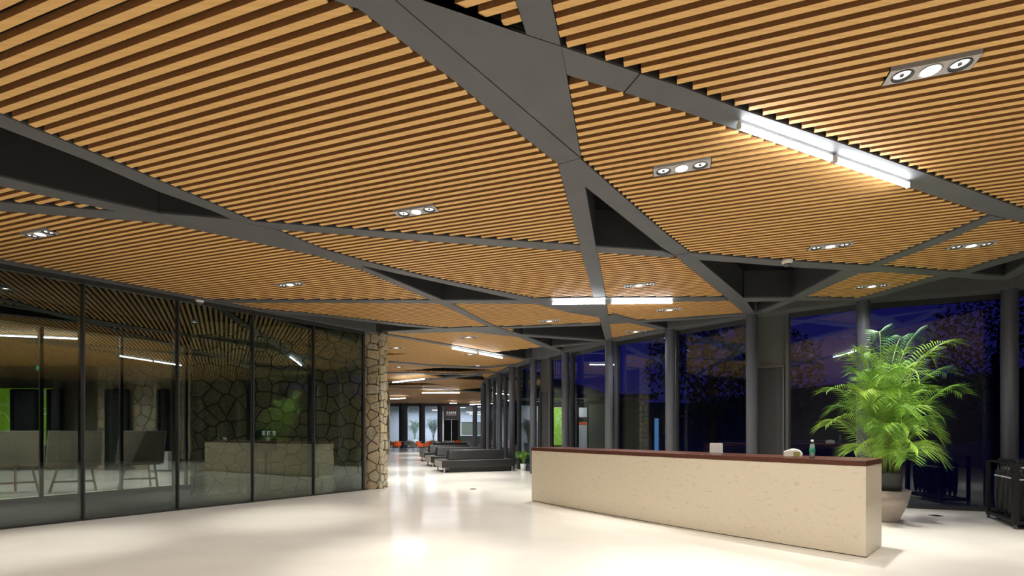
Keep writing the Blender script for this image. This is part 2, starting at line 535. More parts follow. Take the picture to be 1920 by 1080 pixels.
# triple downlights: centre pixel on the ceiling plane and what tells each apart
DOWN = [
    (1750, 124, 'large triple downlight high in the slats near the bright tube lights'),
    (1278, 312, 'triple downlight in the slats right of the wide steel junction plate'),
    (777, 394, 'triple downlight in the big slat panel above the long thin beam'),
    (75, 439, 'triple downlight in the slats above the glass wall, beside the frame edge'),
    (1558, 461, 'triple downlight in the slats just above the white dome camera'),
    (1818, 463, 'triple downlight in the narrow slat panel below the tube beam'),
    (547, 535, 'triple downlight in slats near the stone pier end of the glass wall'),
    (1635, 537, 'triple downlight in the small triangular slat panel above the palm'),
    (1198, 535, 'triple downlight just above the paired tubes over the counter'),
    (1255, 582, 'triple downlight just below the paired tubes, right of the steel branch'),
    (1030, 602, 'triple downlight left of the steel branch, above a black ceiling void'),
    (1192, 622, 'triple downlight in the smallest slat panel, over the facade column'),
    (879, 633, 'triple downlight just above the slanted tube at the corridor mouth'),
    (742, 652, 'triple downlight beside the top of the stone pier'),
    (880, 664, 'triple downlight just below the slanted tube at the corridor mouth'),
    (748, 688, 'triple downlight in the corridor slats, upper one beside the stone pier'),
    (896, 686, 'triple downlight in the corridor slats near the dark column row'),
    (889, 701, 'small distant triple downlight over the black benches'),
    (826, 711, 'distant triple downlight between two corridor tubes, nearest the bench row'),
    (795, 725, 'distant triple downlight above the longest corridor tube'),
    (776, 738, 'distant triple downlight left of the longest corridor tube'),
    (889, 752, 'farthest triple downlight, above the tube beside the far doorway'),
]
PL, PW = 0.53, 0.154
down_pos = []
for px, py, lab in DOWN:
    c = Vector(ce((px, py)))
    c += V * (round((c.dot(V) + 0.006) / 0.1 - 0.5) * 0.1 + 0.05 - 0.006 - c.dot(V))
    down_pos.append(c)
    a, b = U * (PL / 2 + 0.004), V * (PW / 2 - 0.004)
    block.append([tuple(c - a - b), tuple(c + a - b), tuple(c + a + b), tuple(c - a + b)])

bound = [[tuple(p) for p in left_edge] + [tuple(p) for p in FAC[::-1]] + [(-18.6, -6.0)],
         [tuple(wl(-4.5, -0.15)), tuple(wl(4.6, -0.15)), (-9.5, 21.0), (-24, 21.0), (-24, 6.0)]]


def to_ts(poly):
    return [(p[0] * U.x + p[1] * U.y, p[0] * V.x + p[1] * V.y) for p in poly]


def spans(poly, s):
    xs = []
    for i in range(len(poly)):
        (t0, s0), (t1, s1) = poly[i], poly[(i + 1) % len(poly)]
        if (s0 <= s) != (s1 <= s):
            xs.append(t0 + (t1 - t0) * (s - s0) / (s1 - s0))
    xs.sort()
    return [(xs[i], xs[i + 1]) for i in range(0, len(xs) - 1, 2)]


def subtract(free, cuts):
    for c0, c1 in cuts:
        nf = []
        for a, b in free:
            if c1 <= a or c0 >= b:
                nf.append((a, b))
                continue
            if c0 > a:
                nf.append((a, c0))
            if c1 < b:
                nf.append((c1, b))
        free = nf
    return free


def intersect(A, B):
    return [(max(a, c), min(b, d)) for a, b in A for c, d in B if min(b, d) > max(a, c)]


bts = [to_ts(p) for p in block]
blim = [(min(q[1] for q in p), max(q[1] for q in p)) for p in bts]
bdt = [to_ts(p) for p in bound]
PITCH, HW, SD = 0.1, 0.0255, 0.055
pieces = []
k0, k1 = int(-14 / PITCH), int(48 / PITCH)
for k in range(k0, k1):
    s = k * PITCH - 0.006
    free = []
    for bp_ in bdt:
        lo, hi = spans(bp_, s - HW), spans(bp_, s + HW)
        free += intersect(lo, hi)
    if not free:
        continue
    cuts = []
    for p, (l0, l1) in zip(bts, blim):
        if l1 < s - HW or l0 > s + HW:
            continue
        for q in (s - HW, s, s + HW):
            cuts += spans(p, q)
    for a, b in subtract(free, cuts):
        if b - a > 0.06:
            pieces.append((a + 0.004, b - 0.004, s))


def seen(a, b, s):
    tot, n = 0.0, 24
    for i in range(n):
        t = a + (b - a) * (i + 0.5) / n
        x, y = U.x * t + V.x * s, U.y * t + V.y * s
        if y < 0.5:
            continue
        px, py = CX + F * x / y, HY - F * (H - CAMZ) / y
        if -20 < px < 1940 and -20 < py < 1080 and x > -8.5 + (y - 6.5) * 0.8:
            tot += (b - a) / n * 0.05 * F * F * (H - CAMZ) / y ** 3
    return tot


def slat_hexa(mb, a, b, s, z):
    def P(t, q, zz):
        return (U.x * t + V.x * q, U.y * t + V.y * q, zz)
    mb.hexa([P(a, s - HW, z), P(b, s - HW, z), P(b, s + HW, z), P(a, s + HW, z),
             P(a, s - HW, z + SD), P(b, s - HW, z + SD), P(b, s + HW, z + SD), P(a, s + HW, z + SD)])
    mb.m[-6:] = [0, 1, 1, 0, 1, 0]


pieces.sort(key=lambda p: -seen(*p))
rest = MB()
for i, (a, b, s) in enumerate(pieces):
    if i < 300:
        mb = MB()
        slat_hexa(mb, a, b, s, H + 0.004)
        mb.build('slat', [M['slat'], M['flank_shade']], ceiling)
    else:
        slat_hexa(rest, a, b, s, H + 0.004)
so = rest.build('slat_field', [M['slat'], M['flank_shade']], ceiling)
so['kind'] = 'stuff'

# ------------------------------------------------------------------ walls of stone
def voronoi(wid, hei, cell, seed):
    rnd = random.Random(seed)
    nx, ny = max(1, round(wid / cell)), max(1, round(hei / cell))
    dx, dy = wid / nx, hei / ny
    pts = {}
    for i in range(-1, nx + 1):
        for j in range(-1, ny + 1):
            o = 0.5 if j % 2 else 0.0
            pts[i, j] = ((i + 0.5 + o * 0.7 - 0.17 + rnd.uniform(-.34, .34)) * dx, (j + 0.5 + rnd.uniform(-.36, .36)) * dy)
    out = []
    for i in range(-1, nx + 1):
        for j in range(-1, ny + 1):
            p = pts[i, j]
            poly = [(0, 0), (wid, 0), (wid, hei), (0, hei)]
            for di in range(-3, 4):
                for dj in range(-3, 4):
                    q = pts.get((i + di, j + dj))
                    if q is None or (di == 0 and dj == 0):
                        continue
                    nxv, nyv = q[0] - p[0], q[1] - p[1]
                    mid = ((p[0] + q[0]) / 2, (p[1] + q[1]) / 2)
                    L = math.hypot(nxv, nyv)
                    c = (mid[0] * nxv + mid[1] * nyv) / L - 0.011
                    new = []
                    for a in range(len(poly)):
                        A, B = poly[a], poly[(a + 1) % len(poly)]
                        da = (A[0] * nxv + A[1] * nyv) / L - c
                        db = (B[0] * nxv + B[1] * nyv) / L - c
                        if da <= 0:
                            new.append(A)
                        if (da < 0) != (db < 0):
                            tt = da / (da - db)
                            new.append((A[0] + (B[0] - A[0]) * tt, A[1] + (B[1] - A[1]) * tt))
                    poly = new
                    if len(poly) < 3:
                        break
                if len(poly) < 3:
                    break
            if len(poly) >= 3:
                ar = abs(sum(poly[a][0] * poly[(a + 1) % len(poly)][1] - poly[(a + 1) % len(poly)][0] * poly[a][1] for a in range(len(poly)))) / 2
                if ar > 0.0025:
                    out.append(poly)
    return out


def stone_face(parent, p0, p1, z0, z1, cell, seed, out):
    """irregular stones laid on the vertical face from p0 to p1 (plan), standing proud along out"""
    rnd = random.Random(seed + 99)
    p0, p1, out = Vector(p0), Vector(p1), Vector(out).normalized()
    L = (p1 - p0).length
    d = (p1 - p0) / L
    for poly in voronoi(L, z1 - z0, cell, seed):
        dep = rnd.uniform(0.03, 0.065)
        tilt = (rnd.uniform(-.03, .03), rnd.uniform(-.03, .03))
        c = (sum(p[0] for p in poly) / len(poly), sum(p[1] for p in poly) / len(poly))
        mb = MB()
        def W(p, o):
            q = p0 + d * p[0] + out * o
            return (q.x, q.y, z0 + p[1])
        k = len(poly)
        rings = []
        for sc, o in ((1.0, 0.0), (1.0, dep * 0.7), (0.90, dep)):
            r = []
            for p in poly:
                q = (c[0] + (p[0] - c[0]) * sc, c[1] + (p[1] - c[1]) * sc)
                oo = o + (tilt[0] * (q[0] - c[0]) + tilt[1] * (q[1] - c[1])) * (o > 0)
                r.append(W(q, oo))
            rings.append(r)
        for a in range(2):
            for i in range(k):
                j = (i + 1) % k
                mb.face([rings[a][i], rings[a][j], rings[a + 1][j], rings[a + 1][i]])
        mb.face(rings[2])
        mb.build('stone', M['stone'], parent)


# pier at the end of the glass wall, and the wall running back behind the glass
PA, PB, PC = Vector((-3.80, 12.62)), Vector((-3.47, 12.60)), Vector((-3.36, 12.92))
WA = Vector((-7.45, 11.28))
pier = MB()
pier.prism([tuple(PA), tuple(PB), tuple(PC), (-4.3, 13.2), (-7.3, 11.95), tuple(WA)], 0, H)
wall_pier = struct(pier.build('wall_left', M['mortar']))
stone_face(wall_pier, PA, PB, 0, H, 0.23, 3, (-0.06, -1))
stone_face(wall_pier, PB, PC, 0, H, 0.22, 4, (0.95, -0.32))
dw = (PA - WA).normalized()
stone_face(wall_pier, WA, PA, 0, H, 0.33, 5, (dw.y, -dw.x))
stone_face(wall_pier, Vector((-7.3, 11.95)), WA, 0, H, 0.25, 6, (-0.97, -0.2))
# corridor wall behind the pier, its far pier in view
cw = MB()
cw.prism([(-4.3, 13.2), (-3.75, 13.0), (-8.52, 31.2), (-9.1, 31.2)], 0, H)
struct(cw.build('wall_left', M['mortar']))
pf = MB()
pf.prism([(-9.0, 31.5), (-8.06, 31.5), (-8.06, 31.8), (-9.0, 31.8)], 0, H)
wall_far = struct(pf.build('wall_left', M['mortar']))
stone_face(wall_far, (-8.5, 31.5), (-8.06, 31.5), 0, H, 0.26, 8, (0, -1))
stone_face(wall_far, (-8.06, 31.5), (-8.06, 31.8), 0, H, 0.26, 9, (1, 0))
# back wall behind the photographer
bw = MB()
bw.box((-3.7, -6.1, H / 2), (30.4, 0.2, H))
struct(bw.build('wall_back', M['wallgrey']))

# ------------------------------------------------------------------ left glass wall: one window per bay
MS = [-2.42 + 0.2075 * i for i in range(0, 17)]
MS = [0.147 + 0.2077 * i for i in range(-10, 5)]
for i in range(len(MS) - 1):
    a, b = MS[i], MS[i + 1]
    win = empty('window_%d' % (i + 1), (gl(a).x, gl(a).y, 0), kind='structure')
    o = Vector((gl(a).x, gl(a).y))
    def R(s, off):
        q = gl(s, off) - o
        return (q.x, q.y)
    e = 0.004
    MB().prism([R(a + e, -.006), R(b - e, -.006), R(b - e, .006), R(a + e, .006)], 0.03, H - 0.03).build('pane', M['glass'], win)
    MB().prism([R(a - 0.005, -.18), R(a + 0.005, -.18), R(a + 0.005, -.012), R(a - 0.005, -.012)], 0, H - 0.03).build('mullion', M['dark'], win)
    MB().prism([R(a + 0.0005, .006), R(a + 0.0035, .006), R(a + 0.0035, .06), R(a + 0.0005, .06)], 0.0, H - 0.03).build('mullion', M['dark'], win)
    MB().prism([R(a, -.03), R(b, -.03), R(b, .03), R(a, .03)], 0.0, 0.03).build('rail', M['dark'], win)
    MB().prism([R(a, -.04), R(b, -.04), R(b, .04), R(a, .04)], H - 0.11, H - 0.031).build('rail', M['dark'], win)
end = MB()
e0 = gl(MS[-1])
end.box((e0.x, e0.y, (H - 0.03) / 2), (0.05, 0.09, H - 0.04), math.atan2(GU.y, GU.x))
struct(end.build('trim_1', M['dark']))

# second glass wall across the passage
for i in range(-3, 4):
    p = wl(i)
    win = empty('window_%d' % (20 + i + 3), (p.x, p.y, 0), kind='structure')
    def R(s, off):
        q = wl(s, off) - p
        return (q.x, q.y)
    MB().prism([R(i + .03, -.006), R(i + .97, -.006), R(i + .97, .006), R(i + .03, .006)], 0.02, H - 0.03).build('pane', M['glass2'], win)
    MB().prism([R(i - .02, -.05), R(i + .02, -.05), R(i + .02, .05), R(i - .02, .05)], 0, H).build('mullion', M['dark'], win)
    MB().prism([R(i, -.12), R(i + 1, -.12), R(i + 1, .12), R(i, .12)], H - 0.16, H + 0.4).build('header', M['dark'], win)
# back of that room: stone wall, dark glazed doors, lit map
WBY = 19.0
wb = MB()
wb.box((-17.0, WBY + 0.2, H / 2), (16.0, 0.3, H))
wing_wall = struct(wb.build('wall_back', M['mortar']))
stone_face(wing_wall, (-16.3, WBY + 0.05), (-12.6, WBY + 0.05), 0, H, 0.42, 12, (0, -1))
for i, (x0, x1) in enumerate(((-19.36, -18.42), (-17.95, -17.5), (-15.7, -14.9), (-13.7, -13.35))):
    dr = empty('door_%d' % (i + 1), ((x0 + x1) / 2, WBY - 0.25, 0), kind='structure')
    wd = x1 - x0
    MB().box((0, 0.03, 1.54), (wd, 0.04, 3.08)).build('leaf', M['dark'], dr)
    for sx_ in (-1, 1):
        MB().box((sx_ * wd / 2, 0, 1.56), (0.08, 0.12, 3.12)).build('frame', M['black'], dr)
    MB().box((0, 0, 3.10), (wd, 0.12, 0.08)).build('frame', M['black'], dr)
    MB().tube([(wd * 0.3, -0.07, 0.9), (wd * 0.3, -0.07, 1.5)], 0.016).build('handle', M['chrome'], dr)


def map_lines(mb, wd, hd, n, seed, y=-0.012):
    rnd = random.Random(seed)
    for _ in range(n):
        x, z = rnd.uniform(-wd / 2, wd / 2), rnd.uniform(0, hd)
        a = rnd.uniform(0, 6.28)
        pts = []
        for _k in range(7):
            pts.append((max(-wd / 2, min(wd / 2, x)), y, max(0.0, min(hd, z))))
            x += math.cos(a) * 0.22
            z += math.sin(a) * 0.22
            a += rnd.uniform(-0.7, 0.7)
        mb.tube(pts, 0.012, 4)


mp = empty('map_panel', (-20.15, WBY - 0.02, 0.95))
tag(mp, 'lit green map panel with white route lines behind the leftmost easel', 'map')
MB().box((0.80, 0.03, 1.12), (2.6, 0.06, 2.25)).build('panel', M['mapgreen'], mp)
ml = MB()
map_lines(ml, 2.4, 2.2, 14, 5)
for i in range(len(ml.v)):
    ml.v[i] = (ml.v[i][0] + 0.75, ml.v[i][1], ml.v[i][2])
ml.build('route_lines', M['mapwhite'], mp)
# side wall so that the room closes
sw = MB()
sw.box((-24.2, 12.5, H / 2), (0.3, 16, H))
struct(sw.build('wall_left', M['wallgrey']))

wt = at(30, 625, H)
# ------------------------------------------------------------------ right facade: columns and windows
for i in range(0, len(FAC)):
    c = MB()
    c.lathe([(0.118, 0.0), (0.118, H - 0.03)], (FAC[i].x, FAC[i].y, 0), 24)
    c.f.append(tuple(range(23, -1, -1))); c.m.append(0)
    struct(c.build('column', M['column'], smooth=True))
PANEL_BAYS = (8, 12)      # bays that start with a grey service panel and a dark door
for i in range(0, len(GLS) - 1):
    a, b = GLS[i + 1], GLS[i]                # from the far column to the near one
    win = empty('window_%d' % (40 + i), (a.x, a.y, 0), kind='structure')
    d = b - a
    L = d.length
    ang = math.atan2(d.y, d.x)
    win.rotation_euler = (0, 0, ang)
    x0 = 0.62 if i in PANEL_BAYS else 0.0
    top = H - 0.03
    MB().box(((x0 + L) / 2, 0, (0.08 + top) / 2), (L - x0 - 0.02, 0.012, top - 0.09)).build('pane', M['glass2'], win)
    MB().box((x0 + 0.0, 0, top / 2), (0.06, 0.17, top)).build('mullion', M['mull'], win)
    MB().box((x0 + 0.045, 0.02, top / 2), (0.03, 0.06, top)).build('stop', M['dark'], win)
    MB().box(((x0 + L) / 2, 0, 0.04), (L - x0, 0.1, 0.08)).build('rail', M['dark'], win)
    MB().box(((x0 + L) / 2, 0.0, top - 0.05), (L - x0, 0.1, 0.1)).build('rail', M['dark'], win)
    if i in PANEL_BAYS:
        MB().box((x0 / 2 - 0.03, 0.03, top / 2), (x0, 0.06, top)).build('panel', M['panel'], win)
        dr = empty('door_leaf', (x0 / 2 - 0.03, 0.0, 0))
        dr.parent = win
        MB().box((0, -0.015, 1.52), (x0 - 0.1, 0.04, 2.76)).build('leaf', M['mesh'], dr)
        MB().box((0, -0.03, 2.93), (x0 - 0.06, 0.06, 0.05)).build('frame', M['mull'], dr)
        MB().box((-x0 / 2 + 0.045, -0.03, 1.5), (0.03, 0.06, 2.9)).build('frame', M['panel'], dr)
        MB().box((x0 / 2 - 0.045, -0.03, 1.5), (0.03, 0.06, 2.9)).build('frame', M['panel'], dr)
        MB().box((0, -0.03, 0.12), (x0 - 0.06, 0.06, 0.06)).build('frame', M['mull'], dr)

# ------------------------------------------------------------------ far glass wall with lit rooms behind
def fx(px):
    return (px - CX) / F * FAR_Y


fpost = [733, 749.5, 765, 787, 799, 821, 831, 862, 886.5, 895, 915]
for k, (p0, p1) in enumerate(((749.5, 766), (787, 798.5), (821, 831), (886.5, 895))):
    x = fx((p0 + p1) / 2)
    r = (fx(p1) - fx(p0)) / 2
    c = MB()
    c.lathe([(r, 0.0), (r, H - 0.03)], (x, FAR_Y - 0.3, 0), 20)
    struct(c.build('column', M['column'], smooth=True))
for k, (p0, p1) in enumerate(((728, 757), (757, 792), (792, 826), (862, 891), (891, 917))):
    xa, xb = fx(p0), fx(p1)
    win = empty('window_%d' % (70 + k), (xa, FAR_Y, 0), kind='structure')
    L = xb - xa
    MB().box((L / 2, 0, H / 2 - 0.1), (L, 0.012, H - 0.3)).build('pane', M['glass2'], win)
    MB().box((L / 2, 0, H - 0.1), (L, 0.14, 0.16)).build('rail', M['dark'], win)
    MB().box((L / 2, 0, 0.05), (L, 0.1, 0.1)).build('rail', M['dark'], win)
    MB().box((0, 0, H / 2), (0.12, 0.16, H)).build('mullion', M['mull'], win)
frm = MB()
frm.box((-6.9, FAR_Y, H - 0.0), (12.0, 0.3, 0.5))
struct(frm.build('trim_2', M['steel']))
farw = MB()
farw.box((-7.3, 50.2, H / 2), (15, 0.3, H))
struct(farw.build('wall_far', M['whitewall']))
ffl = MB()
ffl.box((-7.3, 47.6, -0.06), (15, 5.2, 0.12))
struct(ffl.build('floor', M['floor']))
# doorway with sign
dx0, dx1 = fx(831.5), fx(861.5)
dd = empty('door_9', ((dx0 + dx1) / 2, FAR_Y - 0.05, 0), kind='structure')
dw_ = dx1 - dx0
MB().box((0, 0, 3.36), (dw_, 0.2, 1.42)).build('sign_panel', M['signgrey'], dd)
MB().box((-dw_ / 2 + .07, 0, 1.33), (0.12, 0.2, 2.66)).build('frame', M['mull'], dd)
MB().box((dw_ / 2 - .07, 0, 1.33), (0.12, 0.2, 2.66)).build('frame', M['mull'], dd)
MB().box((0, -0.02, 2.64), (dw_, 0.22, 0.07)).build('frame', M['mull'], dd)
for s_ in (-1, 1):
    MB().box((s_ * (dw_ / 4 - .03), 0.03, 1.3), (dw_ / 2 - 0.075, 0.05, 2.6)).build('leaf', M['black'], dd)
    MB().tube([(s_ * 0.09, -0.03, 0.9), (s_ * 0.09, -0.03, 1.5)], 0.02).build('handle', M['chrome'], dd)


def strokes(n, cw_, ch, gap, seed, y=0.0):
    """a row of dense little characters built of strokes (too blurred in the photograph to read)"""
    rnd = random.Random(seed)
    mb = MB()
    for i in range(n):
        cx_ = (i - (n - 1) / 2) * (cw_ + gap)
        for k in range(3):
            mb.box((cx_, y, ch * (k / 2 - 0.5)), (cw_ * rnd.uniform(0.75, 1), 0.012, ch * 0.14))
        for k in range(2):
            mb.box((cx_ + cw_ * rnd.uniform(-.4, .4), y, 0), (cw_ * 0.13, 0.0124, ch * rnd.uniform(0.7, 1)))
        mb.box((cx_, y, ch * 0.25), (cw_ * 0.5, 0.0128, ch * 0.12))
    return mb


sg = strokes(5, 0.15, 0.17, 0.03, 3).build('lettering', M['signwhite'], dd)
sg.location = (0, -0.11, 3.24)
sg2 = strokes(12, 0.05, 0.055, 0.026, 4).build('lettering', M['signwhite'], dd)
sg2.location = (0, -0.11, 3.03)
lg = MB()
lg.prism([(-0.17, -0.12), (0.17, -0.12), (0.02, 0.17), (-0.06, 0.12)], 0, 0.02)
lg.prism([(-0.17, -0.17), (0.17, -0.17), (0.17, -0.14), (-0.17, -0.14)], 0, 0.02)
lo = lg.build('emblem', M['red'], dd, loc=(0, -0.10, 3.70))
lo.rotation_euler = (math.pi / 2, 0, 0)
# furniture of the far rooms
fc = empty('serving_counter', (fx(889), 47.2, 0))
tag(fc, 'olive serving counter behind the far glass right of the dark doorway', 'counter')
MB().box((0, 0, 0.5), (3.0, 0.6, 1.0)).build('body', M['olive'], fc)
MB().box((0, 0, 1.03), (3.1, 0.7, 0.06)).build('countertop', M['panel'], fc)
sp = empty('splashback', (fx(889), 50.0, 1.3))
tag(sp, 'grey green wall panel behind the far serving counter', 'panel')
MB().box((0, 0, 0.5), (3.4, 0.06, 1.25)).build('panel', M['olive'], sp)
MB().box((0, -0.02, 1.15), (3.4, 0.08, 0.05)).build('trim', M['mull'], sp)


# ------------------------------------------------------------------ outside: hill, trees, pavilion
hl = MB()
rnd = random.Random(21)
pts = []
for i in range(101):
    a = math.radians(-10 + i * 3.6)
    r_ = 150
    hgt = 15 + 5 * math.sin(i * 0.3770 + 1) + 2.5 * math.sin(i * 0.71) + rnd.uniform(-.8, .8)
    pts.append((r_ * math.sin(a), r_ * math.cos(a), hgt))
for i in range(100):
    a, b = pts[i], pts[i + 1]
    hl.face([(a[0] * .72, a[1] * .72, -1), (b[0] * .72, b[1] * .72, -1), b, a])
    hl.face([a, b, (b[0] * 1.4, b[1] * 1.4, -1), (a[0] * 1.4, a[1] * 1.4, -1)])
struct(hl.build('hills', M['hill']))


def tree(x, y, h, r, seed, label):
    rnd = random.Random(seed)
    t = empty('tree', (x, y, -0.15))
    tag(t, label, 'tree', 'trees outside the facade')
    tr = MB()
    tr.tube([(0, 0, 0), (0.1, 0, h * 0.3), (0.0, 0.1, h * 0.62)], [0.22, 0.16, 0.08], 8)
    for k in range(5):
        a = k * 1.3 + rnd.random()
        tr.tube([(0.05, 0, h * (0.32 + .05 * k)), (math.cos(a) * r * .6, math.sin(a) * r * .6, h * (0.55 + .07 * k))], [0.07, 0.02], 6)
    tr.build('trunk', M['bark'], t)
    lf = MB()
    for k in range(2600):
        while True:
            p = Vector((rnd.uniform(-1, 1), rnd.uniform(-1, 1), rnd.uniform(-1, 1)))
            if 0.35 < p.length < 1:
                break
        q = Vector((p.x * r, p.y * r, h * 0.64 + p.z * h * 0.36))
        n = Vector((rnd.uniform(-1, 1), rnd.uniform(-1, 1), rnd.uniform(-1, 1))).normalized() * rnd.uniform(.07, .16)
        m_ = n.cross(Vector((rnd.uniform(-1, 1), rnd.uniform(-1, 1), 0.3))).normalized() * 0.05
        lf.face([q - n, q + m_, q + n, q - m_])
    o = lf.build('foliage', M['nightleaf'], t)
    o['kind'] = 'stuff'


tree(7.2, 17.5, 6.5, 2.3, 1, 'dark tree outside the windows between the second and third columns from the palm')
tree(20.5, 20.5, 8.0, 2.6, 2, 'dark tree outside at the right edge of the window behind the palm')
tree(12.8, 24.0, 7.0, 2.4, 3, 'dark tree outside the window just left of the palm')

# pavilion across the court
pv = MB()
pv.box((4.4, 32.0, 1.75), (8.2, 0.25, 3.5))
struct(pv.build('wall_right', M['mesh']))
pw = MB()
pw.box((1.05, 31.8, 1.6), (1.3, 0.1, 3.2))
struct(pw.build('wall_right', M['whitewall']))
pr = MB()
pr.box((4.4, 30.6, 3.62), (8.6, 3.4, 0.24))
struct(pr.build('roof', M['dark']))
pfm = MB()
pfm.box((4.4, 30.4, -0.06), (8.6, 3.4, 0.13))
struct(pfm.build('floor', M['floor']))


def PX(px, y):
    return (px - CX) / F * y


m2 = empty('map_panel', (PX(1043, 31.8), 31.8, 0.45))
tag(m2, 'lit yellow green map panel outside, seen between two facade columns', 'map')
MB().box((0, 0, 1.4), (0.95, 0.06, 2.5)).build('panel', M['mapgreen'], m2)
ml = MB()
map_lines(ml, 0.9, 2.6, 9, 8, -0.04)
ml.build('route_lines', M['mapwhite'], m2)
bn = empty('banner_stand', (PX(1093, 31.5), 31.5, 0))
tag(bn, 'white banner panel with an orange band outside, beside the lit map', 'banner')
MB().box((0, 0, 1.55), (0.52, 0.05, 3.0)).build('sheet', M['white'], bn)
MB().box((0, -0.03, 2.28), (0.53, 0.02, 0.3)).build('band', M['dark'], bn)
MB().box((0, -0.035, 2.02), (0.53, 0.02, 0.17)).build('band', M['orange'], bn)
MB().box((0.34, 0, 1.6), (0.06, 0.1, 3.2)).build('post', M['black'], bn)
MB().box((-0.34, 0, 1.6), (0.1, 0.1, 3.2)).build('post', M['black'], bn)
pd = empty('dark_partition', (PX(1125, 31.2), 31.2, 0))
tag(pd, 'dark timber partition outside, right of the white banner panel', 'partition')
MB().box((0, 0, 1.65), (1.4, 0.08, 3.3)).build('panel', M['olive'], pd)
MB().box((0, -0.03, 3.32), (1.5, 0.12, 0.08)).build('trim', M['black'], pd)
bl = empty('lit_panel', (PX(1231, 24), 24.0, 0.3))
tag(bl, 'narrow glowing blue panel outside beyond the facade columns', 'screen')
MB().box((0, 0, 1.0), (0.2, 0.05, 1.7)).build('screen', M['sky_panel'], bl)
MB().box((0, 0.02, 0.95), (0.26, 0.05, 1.85)).build('casing', M['black'], bl)

# ------------------------------------------------------------------ ceiling lights
def disc(mb, c, r, z, seg=18, m=0):
    mb.face([(c[0] + r * math.cos(2 * math.pi * k / seg), c[1] + r * math.sin(2 * math.pi * k / seg), z) for k in range(seg)][::-1], m)


root = empty('downlight', (down_pos[0].x, down_pos[0].y, H + 0.010), UANG)
tag(root, DOWN[0][2], 'ceiling light', 'triple downlights in the slat ceiling')
plate = MB()
R0 = 0.066
XS = (-0.17, 0.0, 0.17)
hx, hy = PL / 2, PW / 2
xs = [-hx, -0.085, 0.085, hx]
for i in range(3):                                # plate with three round holes
    c = XS[i]
    q = [(xs[i], -hy), (xs[i + 1], -hy), (xs[i + 1], hy), (xs[i], hy)]
    seg = 24
    ring = [(c + R0 * math.cos(2 * math.pi * k / seg), R0 * math.sin(2 * math.pi * k / seg)) for k in range(seg)]
    outer = []
    for k in range(seg):
        a = 2 * math.pi * k / seg
        dx_, dy_ = math.cos(a), math.sin(a)
        tx = ((xs[i + 1] - c) / dx_ if dx_ > 1e-6 else (xs[i] - c) / dx_ if dx_ < -1e-6 else 1e9)
        ty = (hy / dy_ if dy_ > 1e-6 else -hy / dy_ if dy_ < -1e-6 else 1e9)
        t_ = min(tx, ty)
        outer.append((c + dx_ * t_, dy_ * t_))
    for k in range(seg):
        l = (k + 1) % seg
        plate.face([(*ring[l], -0.012), (*ring[k], -0.012), (*outer[k], -0.012), (*outer[l], -0.012)])
    for qx, qy in q:
        ks = sorted(range(seg), key=lambda k: math.hypot(outer[k][0] - qx, outer[k][1] - qy))[:2]
        plate.face([(*outer[ks[0]], -0.012), (qx, qy, -0.012), (*outer[ks[1]], -0.012)])
plate.hexa([(-hx, -hy, -0.0121), (hx, -hy, -0.0121), (hx, -hy + .003, -0.0121), (-hx, -hy + .003, -0.0121), (-hx, -hy, 0.03), (hx, -hy, 0.03), (hx, -hy + .003, 0.03), (-hx, -hy + .003, 0.03)])
plate.hexa([(-hx, hy - .003, -0.0121), (hx, hy - .003, -0.0121), (hx, hy, -0.0121), (-hx, hy, -0.0121), (-hx, hy - .003, 0.03), (hx, hy - .003, 0.03), (hx, hy, 0.03), (-hx, hy, 0.03)])
plate.build('plate', M['lampplate'], root)
hb = MB()
hb.box((0, 0, 0.1), (PL - 0.01, PW - 0.01, 0.12))
hb.build('housing', M['black'], root)
for i in range(3):
    rg = MB()
    rg.lathe([(R0, -0.012), (R0 + 0.004, -0.017), (R0 - 0.006, -0.018), (R0 - 0.010, 0.0), (R0 - 0.012, 0.025)], (XS[i], 0, 0), 24)
    ro = rg.build('ring', M['lampring'] if i != 1 else M['lampplate'], root, smooth=True)
    bb = MB()
    disc(bb, (XS[i], 0), R0 - 0.014, 0.0)
    bo = bb.build('lamp', M['lamphot'] if i == 1 else M['lampwarm'], ro)
    if i != 1:
        cc = MB()
        cc.lathe([(0.0, -0.016), (0.013, -0.014), (0.013, -0.001)], (XS[i], 0, 0), 10)
        cc.build('cap', M['lampring'], ro)
for i in range(1, len(DOWN)):
    dup(root, (down_pos[i].x, down_pos[i].y, H + 0.010), UANG, DOWN[i][2])
for i, p in enumerate(down_pos):
    spot('downlight_beam', (p.x, p.y, H - 0.022), SPOT_W * (1.0 if p.y < 13 else 1.15))
    spot('downlight_spill', (p.x, p.y, H - 0.022), SPILL_W * (1.0 if p.y < 13 else 1.7), 150, 1.0, COOL)


def tube_light(p, q, drop, label, group='fluorescent battens under the ceiling'):
    a, b = Vector(ce(p)), Vector(ce(q))
    L = (b - a).length
    c = (a + b) / 2
    o = empty('tube_light', (c.x, c.y, H - drop), math.atan2((b - a).y, (b - a).x))
    tag(o, label, 'ceiling light', group)
    MB().box((0, 0, 0.012), (L, 0.014, 0.024)).build('batten', M['white'], o)
    tb = MB()
    tb.tube([(-L / 2 + .02, 0, -.036), (L / 2 - .02, 0, -.036)], 0.016, 10)
    tb.build('tube', M['tube'], o, smooth=True)
    for s_ in (-1, 1):
        MB().box((s_ * (L / 2 - .01), 0, -.027), (.02, .036, .054)).build('holder', M['white'], o)
    if drop > 0.06:
        for s_ in (-.8, .8):
            MB().tube([(s_ * L / 2, 0, 0.03), (s_ * L / 2, 0, drop)], 0.004, 6).build('hanger', M['steel'], o)


